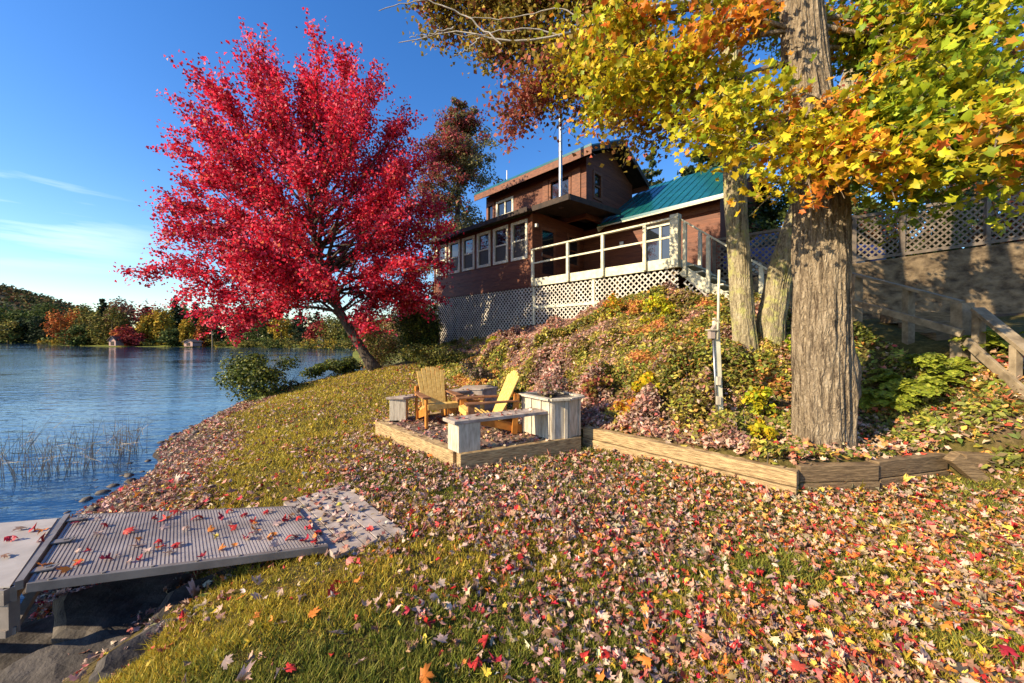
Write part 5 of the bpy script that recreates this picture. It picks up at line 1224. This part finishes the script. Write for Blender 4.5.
# ------------------------------------------------------------------ FALLEN LEAVES
FPAL = [(.48, .31, .24, 7), (.54, .40, .31, 3.5), (.36, .21, .15, 6), (.42, .14, .11, 3), (.24, .13, .09, 4), (.54, .29, .2, 2), (.46, .05, .04, .8), (.55, .22, .04, 1), (.58, .42, .07, .9), (.48, .36, .2, 2)]
FPR = [(.50, .33, .22, 5), (.54, .40, .28, 4), (.46, .16, .10, 3), (.52, .26, .08, 3), (.58, .42, .08, 2.2), (.36, .2, .12, 4), (.50, .07, .04, 1.6), (.60, .24, .04, 1.4)]
def leaf_cover(n):
    d = 1.25+(rng.random(n)**1.35)*13.5; a = rng.uniform(-1.5, 1.45, n); x = a*d; y = d
    ok, z = lawn_ok(x, y)
    patch = n2(x, y, 1.3, 31)*.6+n2(x, y, 3.2, 32)*.4
    dens = .80+.0*x
    kx = sstep(1.3, -.2, x)*sstep(3.9, 2.9, y+.25*(n2(x, y, 1.1, 41)-.5)); dens = dens*(1-kx)+kx*(.30+.22*sstep(-1.6, .6, x)+.22*sstep(2.4, 3.4, y))
    dens = np.where((y > 3.4), .86-.56*sstep(-1.3, -2.8, x+.22*(y-4)), dens)
    dens = np.where((x > .9) & (y < 2.7), .70, dens)
    dens = dens-.22*sstep(2.9, 1.8, y)*sstep(1.6, .6, x)
    dens = np.where((x < -3.2) & (z > -.59) & (z < -.12), 1.1, dens)      # leafy strip above the waterline
    pr = np.clip(dens*1.15*(.10+.90*sstep(.22, .60, patch+.38*(dens-.5))), 0, 1)*np.clip(1.0, 0, 1)
    ok &= (rng.random(n) < pr) & (z > -.585)
    x, y, z, d = x[ok], y[ok], z[ok], d[ok]; n = len(x)
    s = rng.uniform(.024, .058, n)*(1+.014*d); s = np.where(rng.random(n) < .06, s*1.5, s)*(.80+.2*sstep(1.6, 4, d))
    right = rng.random(n) < sstep(.3, 2.4, x-.15*(y-2.5))
    c = np.where(right[:, None], pick(FPR, n, .3), pick(FPAL, n, .3))
    vivid = pick([(.50, .03, .03, 3), (.58, .16, .03, 2), (.60, .42, .05, 1.4), (.42, .02, .04, 1.5)], n)
    c = np.where((rng.random(n) < np.where(y < 3.2, .11, .04))[:, None], vivid, c)
    p = np.stack([x, y, z+.010+rng.random(n)**1.6*.05], 1); nr = rng.normal(0, .45, (n, 3)); nr[:, 2] = 1
    return p, nr, s, c
p, nr, s, c = leaf_cover(150000)
nearm = np.hypot(p[:, 0], p[:, 1]) < 4.2
V, L1, S1, C1 = leaf_arrays(p[nearm], nr[nearm], s[nearm], c[nearm], out=OUT_BIG, curl=.6, wither=.6)
V2, L2, S2, C2 = leaf_arrays(p[~nearm], nr[~nearm], s[~nearm], c[~nearm], out=OUT_MID, curl=.6, wither=.6)
tag(fast_mesh('fallen_leaves', np.vstack([V, V2]), np.concatenate([L1, L2+len(V)]), np.concatenate([S1, S2]), M['leafdry'], np.vstack([C1, C2])), kind='stuff')
# on the slope, patio, planks
q = []
def scat(n, fn): 
    a = fn(n); q.append(a)
def on_poly(poly, z, n, dz=.02):
    poly = np.array(poly); lo, hi = poly.min(0), poly.max(0); xy = lo+(hi-lo)*rng.random((n*3, 2)); m = np.ones(len(xy), bool); k = len(poly)
    ar = np.sum(poly[:, 0]*np.roll(poly[:, 1], -1)-np.roll(poly[:, 0], -1)*poly[:, 1])
    for i in range(k):
        a, b = poly[i], poly[(i+1) % k]; m &= ((b[0]-a[0])*(xy[:, 1]-a[1])-(b[1]-a[1])*(xy[:, 0]-a[0]))*np.sign(ar) > 0
    xy = xy[m][:n]; return np.column_stack([xy, z+.006+rng.random(len(xy))*dz])
pp = on_poly(ins, .165, 1500, .035); q.append(pp)
tag(leaf_mesh('patio_leaves', pp, np.column_stack([rng.normal(0, .45, (len(pp), 2)), np.ones(len(pp))]), rng.uniform(.035, .07, len(pp)), pick(FPAL, len(pp)), M['leafdry'], None, out=OUT_MID, curl=.7), kind='stuff')
pp = np.vstack([on_poly(pl, .595, 46, .012), on_poly([c0-(.06, .02), c0+(.24, -.02), np.array((-.72, 7.15)), np.array((-.95, 7.4))], .602, 30, .012), on_poly([(-1.02, 6.26), (-.48, 6.26), (-.48, 6.68), (-1.02, 6.68)], .567, 34, .012), on_poly([A+e2*.35+nA*.02, C-e2*.1, C-e2*.1+nA*.14, A+e2*.35+nA*.14], .205, 12, .01)])
tag(leaf_mesh('bench_leaves', pp, np.column_stack([rng.normal(0, .3, (len(pp), 2)), np.ones(len(pp))]), rng.uniform(.04, .068, len(pp)), pick(FPAL, len(pp)), M['leafdry'], None, out=OUT_MID, curl=.6), kind='stuff')
n = 60000; x = rng.uniform(-3.4, 7, n); y = rng.uniform(3.3, 13, n); wd = wall_step(x, y); k = ((slope_density(x, y)) | (wd > .11)) & (rng.random(n) < np.where((wd > .11) | ((x > 4.6) & (y < 4.7)), .75, np.where((np.hypot(x-4.6, y-4.6) < 1.7), .35, .12))); x, y = x[k], y[k]; n = len(x)
tag(leaf_mesh('slope_leaves', np.column_stack([x, y, ground_z(x, y)+.015+rng.random(n)**2*.09]), np.column_stack([rng.normal(0, .5, (n, 2)), np.ones(n)])+SUNV*.2, rng.uniform(.035, .075, n), pick(FPR, n), M['leafdry'], None, out=OUT_MID, curl=.6), kind='stuff')
pp = on_poly([p[:2] for p in bm0], .035, 130, .02)
tag(leaf_mesh('mat_leaves', pp, np.column_stack([rng.normal(0, .35, (len(pp), 2)), np.ones(len(pp))]), rng.uniform(.035, .06, len(pp)), pick(FPAL, len(pp)), M['leafdry'], None, out=OUT_MID, curl=.7), kind='stuff')
# individual leaves: on the ramp, the dock and the nearest lawn
KINDS = [('scarlet', (.52, .035, .03)), ('orange', (.60, .19, .03)), ('yellow', (.62, .45, .05)), ('crimson', (.36, .02, .04)), ('pale pink', (.50, .34, .28)), ('brown', (.24, .13, .08))]
LM = {}
for nm, colr in KINDS:
    for j in range(4):
        V, L1, S1, C1 = leaf_arrays(np.zeros((1, 3)), np.array([[0, 0, 1.]]), 1.0, np.array([colr])*rng.uniform(.85, 1.15), out=OUT_BIG, curl=.5, wither=.5)
        V[:, 2] -= V[:, 2].min()*.6
        o = fast_mesh('maple_leaf', V, L1, S1, M['leafdry'], C1); LM[nm, j] = o.data; bpy.data.objects.remove(o)
def one_leaf(p, nm, label, group, s, tilt=.35):
    o = bpy.data.objects.new('maple_leaf', LM[nm, int(rng.integers(0, 4))]); COL.objects.link(o)
    o.location = [float(v) for v in p]; o.rotation_euler = (float(rng.normal(0, tilt)), float(rng.normal(0, tilt)), float(rng.uniform(0, 6.28))); o.scale = (s,)*3
    tag(o, label, 'leaf', group)
def ramp_pt(a, b, lift=.014):
    return (rl[0]*(1-a)+rl[3]*a)*(1-b)+(rl[1]*(1-a)+rl[2]*a)*b+(0, 0, lift)
for i in range(74):
    a = 1-rng.random()**1.7 if i > 22 else rng.random(); b = rng.uniform(.06, .95); nm = KINDS[rng.choice(6, p=[.26, .16, .08, .2, .22, .08])][0]
    one_leaf(ramp_pt(a*.985, b), nm, f'{nm} maple leaf lying on the grey ribbed ramp', f'{nm} leaves on the ramp', rng.uniform(.05, .078) if i < 23 else rng.uniform(.035, .055), .4)
for u, v, nm in ((12, 540, 'crimson'), (40, 533, 'orange'), (30, 531, 'scarlet'), (38, 541, 'scarlet'), (2, 557, 'brown'), (18, 530, 'pale pink'), (5, 541, 'crimson')):
    p = pz(u, v, .212); one_leaf(p, nm, f'{nm} maple leaf lying on the grey dock deck', f'{nm} leaves on the dock', .06, .25)
k = 0
while k < 215:
    y = 1.62+rng.random()**1.3*1.9; x = rng.uniform(-1.0, 1.4)*y
    if x < -1.9+.1*(y-2): continue
    okk, z = lawn_ok(np.array([x]), np.array([y]))
    if not okk[0] or (x < -.2 and rng.random() < .45): continue
    nm = KINDS[rng.choice(6, p=[.13, .15, .13, .08, .36, .15] if x < .6 else [.14, .23, .23, .05, .25, .10])][0]
    one_leaf((x, y, float(z[0])+.03), nm, f'large {nm} maple leaf lying on the lawn in front', f'{nm} leaves on the near lawn', rng.uniform(.042, .075), .45); k += 1

# ------------------------------------------------------------------ REEDS
def reeds(x, y, r, n, label):
    t = thing('reed_clump', label, 'reeds', (x, y, -.6), 'reeds standing in the lake'); m = MB()
    for i in range(n):
        p = np.array((x+rng.normal(0, r), y+rng.normal(0, r*.6), -.75)); h = rng.uniform(.35, .85); l = rng.normal(0, .13, 2)
        e = p+np.array((l[0], l[1], h)); m.tube([p, (p+e)/2+(l[0]*.1, 0, .02), e], [.004, .0035, .0015], 3, cap=False)
        if rng.random() < .5: m.tube([e-(0, 0, h*.3), e+(rng.normal(0, .16), rng.normal(0, .1), -h*rng.uniform(0, .25))], [.004, .0015], 3, cap=False)
    m.build('stalks', M['reed'], t)
M['reed'] = mat_basic('dry_reed', (.34, .26, .15), (.50, .40, .24), 20, .8, None, 0)
for i, (u, v, r, n, lb) in enumerate([(14, 478, .45, 30, 'sparse dry reeds nearest the left edge of the lake'), (48, 474, .26, 46, 'dry reed clump in the lake left of the shore stones'), (88, 470, .28, 26, 'thin dry reeds between two thicker clumps in the lake'), (126, 452, .2, 40, 'upright dry reed clump closest to the shore'), (5, 455, .5, 22, 'far dry reeds along left side of the lake'), (100, 452, .4, 18, 'scattered dry reeds further out in the lake')]):
    p = pz(u, v, -.6); reeds(p[0], p[1], r, n, lb)

# ------------------------------------------------------------------ FAR SHORE
def far_tree(u, vt, d, pal, w, label, kind='round', n=900):
    x = (u-512)/F*d; zb = -.3; zt = CAMZ+(HZ-vt)/F*d; h = zt-zb
    base = np.array((x, d, zb))
    if kind == 'cone': return conifer('spruce_tree', label, base, h, w, pal, n, max(.45, h*.05), 'trees along the far shore')
    t = thing('shore_tree', label, 'tree', tuple(base), 'trees along the far shore')
    m = MB(); m.tube([base, base+(0, 0, h*.7)], [h*.02+.05, .06], 6); m.build('trunk', M['bark_dark'], t)
    Lv = Leaves(); blob_leaves(Lv, base+np.array((0, 0, h*.52)), (w*1.25, w, h*.56), n, .55*d/100, pal, 26, .25); Lv.mesh('crown', M['leaffar'], t, curl=.3, fold=.2)
FO = [(.36, .10, .03, 3), (.42, .17, .04, 2)]; FR = [(.30, .04, .04, 3), (.24, .05, .04, 2)]; FY = [(.38, .25, .03, 3), (.30, .21, .03, 2)]
FG = [(.06, .08, .02, 3), (.09, .11, .03, 3)]; FV = [(.15, .14, .03, 3), (.20, .16, .04, 2)]; FD = [(.022, .034, .016, 3), (.035, .05, .022, 2)]; FM = [(.22, .09, .06, 3), (.16, .09, .05, 2)]
FT = [(66, 309, 108, FO, 3.6, 'orange red tree on far point, leftmost bright one'), (90, 306, 106, FV, 3.6, 'tall olive tree right of the orange one across the lake', 'round'), (80, 325, 103, FG, 3.5, 'low green tree in front of the orange one across the lake'), (103, 299, 114, FD, 3, 'pointed dark spruce above the olive tree across the lake', 'cone'),
      (112, 310, 102, FV, 3.6, 'yellow olive tree behind the pink shed across the lake'), (119, 302, 108, FM, 3.2, 'maroon topped tree above the pink shed across the lake'), (133, 325, 96, FR, 2.8, 'low bright red tree right of the pink shed'), (124, 328, 97, FO, 2.0, 'small orange tree between pink shed and red tree'),
      (150, 307, 106, FR, 3.2, 'dark red tree behind the yellow one across the lake'), (149, 315, 98, FY, 2.3, 'golden tree, left one of a pair across the lake'), (162, 312, 98, FY, 2.6, 'golden tree, right one of a pair across the lake'), (176, 297, 108, FD, 3.4, 'tallest pointed dark spruce across the lake', 'cone'),
      (188, 320, 92, FY, 1.3, 'narrow yellow tree above the boathouse'), (203, 319, 90, FO, 1.4, 'narrow orange tree right of the boathouse'), (196, 303, 104, FD, 3.4, 'dark spruce behind the boathouse', 'cone'), (215, 305, 100, FD, 3.4, 'dark spruce behind the dock pole across the lake', 'cone'), (170, 330, 93, FG, 3.0, 'low green tree left of the boathouse'),
      (238, 308, 96, FD, 3.6, 'dark spruce seen under the crimson maple crown', 'cone'), (258, 312, 92, FG, 3.6, 'green tree under the crimson crown across the cove'), (281, 318, 86, FY, 2.4, 'yellow tree seen below the crimson crown'), (300, 312, 84, FD, 3.2, 'dark tree below the crimson crown left of its trunk', 'cone'), (318, 322, 80, FR, 2.4, 'red tree seen left of the leaning trunk'), (338, 318, 78, FV, 3.0, 'olive tree behind the leaning trunk'), (362, 318, 74, FG, 3.2, 'green tree right of the leaning trunk across the cove'), (395, 314, 70, FV, 3.4, 'olive tree behind the bank bushes'), (425, 312, 66, FG, 3.4, 'green tree behind the tall dark bush'),
      (12, 305, 160, FG, 6, 'dark green tree at far left shore below hill'), (34, 303, 158, FG, 6, 'second dark green tree at far left shore'), (52, 306, 152, FG, 5.5, 'dark green tree left of the orange one at far shore'), (0, 312, 155, FV, 5, 'olive tree at left edge of the far shore'), (-14, 303, 160, FG, 6, 'dark green tree at the far left beyond the picture edge'), (22, 318, 148, FD, 5, 'low dark tree at the far left waterline'), (44, 318, 148, FD, 5, 'low dark tree below the hill at the waterline'), (8, 322, 146, FV, 4.5, 'low olive tree at far left waterline'), (62, 326, 140, FD, 4, 'low dark tree behind the orange one')]
rs_ = np.random.default_rng(4); FT0 = list(FT)
for i in range(22):
    u = 62+i*17; FT.append((u, rs_.uniform(303, 313)+max(0, (u-230)*.06), np.interp(u, [60, 200, 430], [122, 112, 90]), [FD, FG, FV, FD, FM][i % 5], 3.8, ['dark', 'green', 'olive', 'deep green', 'maroon'][i % 5]+' back row tree behind the '+' '.join(min(FT0, key=lambda f: abs(f[0]-u))[5].replace(',', '').split()[:7]), 'round' if i % 5 else 'cone'))
for f in FT: far_tree(*f[:6], *(f[6:] if len(f) > 6 else ()), n=1500 if len(f) < 7 or f[6] != 'cone' else 1500)
def bushes_far(n=150):
    Lv = Leaves()
    for i in range(n):
        u = rng.uniform(-20, 440); x0 = 0
        d = np.interp(u, [-20, 40, 60, 160, 250, 360, 440], [150, 148, 108, 92, 84, 62, 50])+rng.uniform(1, 6); x = (u-512)/F*d
        blob_leaves(Lv, (x, d, .3), (2.2, 1.5, rng.uniform(.7, 1.8)), 130, .4*d/100, [FG, FV, FV, FY, FG][rng.integers(0, 5)], 5, .25)
    tag(Lv.mesh('far_undergrowth', M['leaffar'], None, curl=.3, fold=.2), kind='stuff')
bushes_far()
# hill across the lake
hx = np.linspace(-1100, -120, 120); hy = np.linspace(330, 760, 40); HX, HY = np.meshgrid(hx, hy)
prof = np.interp(HX/HY, [-2.2, -1.6, -1.385, -1.25, -1.18, -1.12, -1.0], [.16, .165, .140, .105, .080, .06, 0])
HZv = prof*HY*np.clip(1-((HY-520)/200)**2, 0, 1)-2+(vnoise(np.stack([HX*.03, HY*.03, HX*0], -1))-.5)*6
hill = grid_mesh('hill', HX, HY, HZv, mat_basic('wooded_hill', (.025, .03, .012), (.08, .06, .03), .02, 1, None, 0)); tag(hill, kind='structure')
n = 9000; ii = rng.integers(0, HX.size, n); p = np.stack([HX.ravel()[ii]+rng.uniform(-4, 4, n), HY.ravel()[ii]+rng.uniform(-5, 5, n), HZv.ravel()[ii]], 1); p = p[(HZv.ravel()[ii] > 1)]
rep = 7; pp = np.repeat(p, rep, 0)+rng.normal(0, 2.2, (len(p)*rep, 3))+np.array((0, 0, 2.5))
cc = np.repeat(pick([(.05, .06, .025, 4), (.09, .08, .03, 3), (.14, .07, .035, 1.6), (.03, .04, .02, 2), (.16, .11, .035, 1)], len(p), .2), rep, 0)
tag(leaf_mesh('hill_forest', pp, rnd_unit(len(pp))+np.array((0, 0, .6)), rng.uniform(2.2, 4.5, len(pp)), cc, M['leaffar'], None, fold=.2), kind='stuff')
# sheds
def hut(name, label, u, d, w, dp, h, rh, wm, rm, boat=False):
    x = (u-512)/F*d; t = thing(name, label, 'shed', (x, d, -.3)); m = MB()
    m.box(x-w/2, x+w/2, d, d+dp, -.35, h)
    m.hexa([(x-w/2, d, h), (x+w/2, d, h), (x, d, h+rh)], [(x-w/2, d+dp, h), (x+w/2, d+dp, h), (x, d+dp, h+rh)]); m.build('wall', wm, t)
    m = MB()
    for s_ in (-1, 1):
        lo = [(x+s_*(w/2+.25), d-.3, h-.12), (x+s_*(w/2+.25), d+dp+.3, h-.12), (x, d+dp+.3, h+rh+.04), (x, d-.3, h+rh+.04)]; m.hexa(lo, [(a, b, c+.12) for a, b, c in lo])
    m.build('roof', rm, t)
    m = MB(); m.box(x-.4, x+.4, d-.04, d-.005, -.2, h*.75); m.build('door', M['trim_dark'], t)
hut('shed', 'small pinkish gabled shed at the waterline across the lake', 112, 93, 1.7, 2, 1.0, 1.0, M['shed_wall'], M['shed_roof'])
hut('boathouse', 'pale low boathouse with a brown roof at the waterline across the lake', 188, 86, 2.0, 2.5, .7, .45, M['shed_wall'], M['shed_roof'])
hut('shed', 'tiny white hut seen left of the leaning trunk across the cove', 320, 76, 1.0, 1.4, 1.2, .5, M['white'], M['shed_roof'])
x = (212-512)/F*86; m = MB(); m.tube([(x, 86, -1), (x, 86, 3.2)], .10, 6); tag(m.build('mooring_pole', M['wood_grey']), 'grey pole standing right of the boathouse across the lake', 'pole')
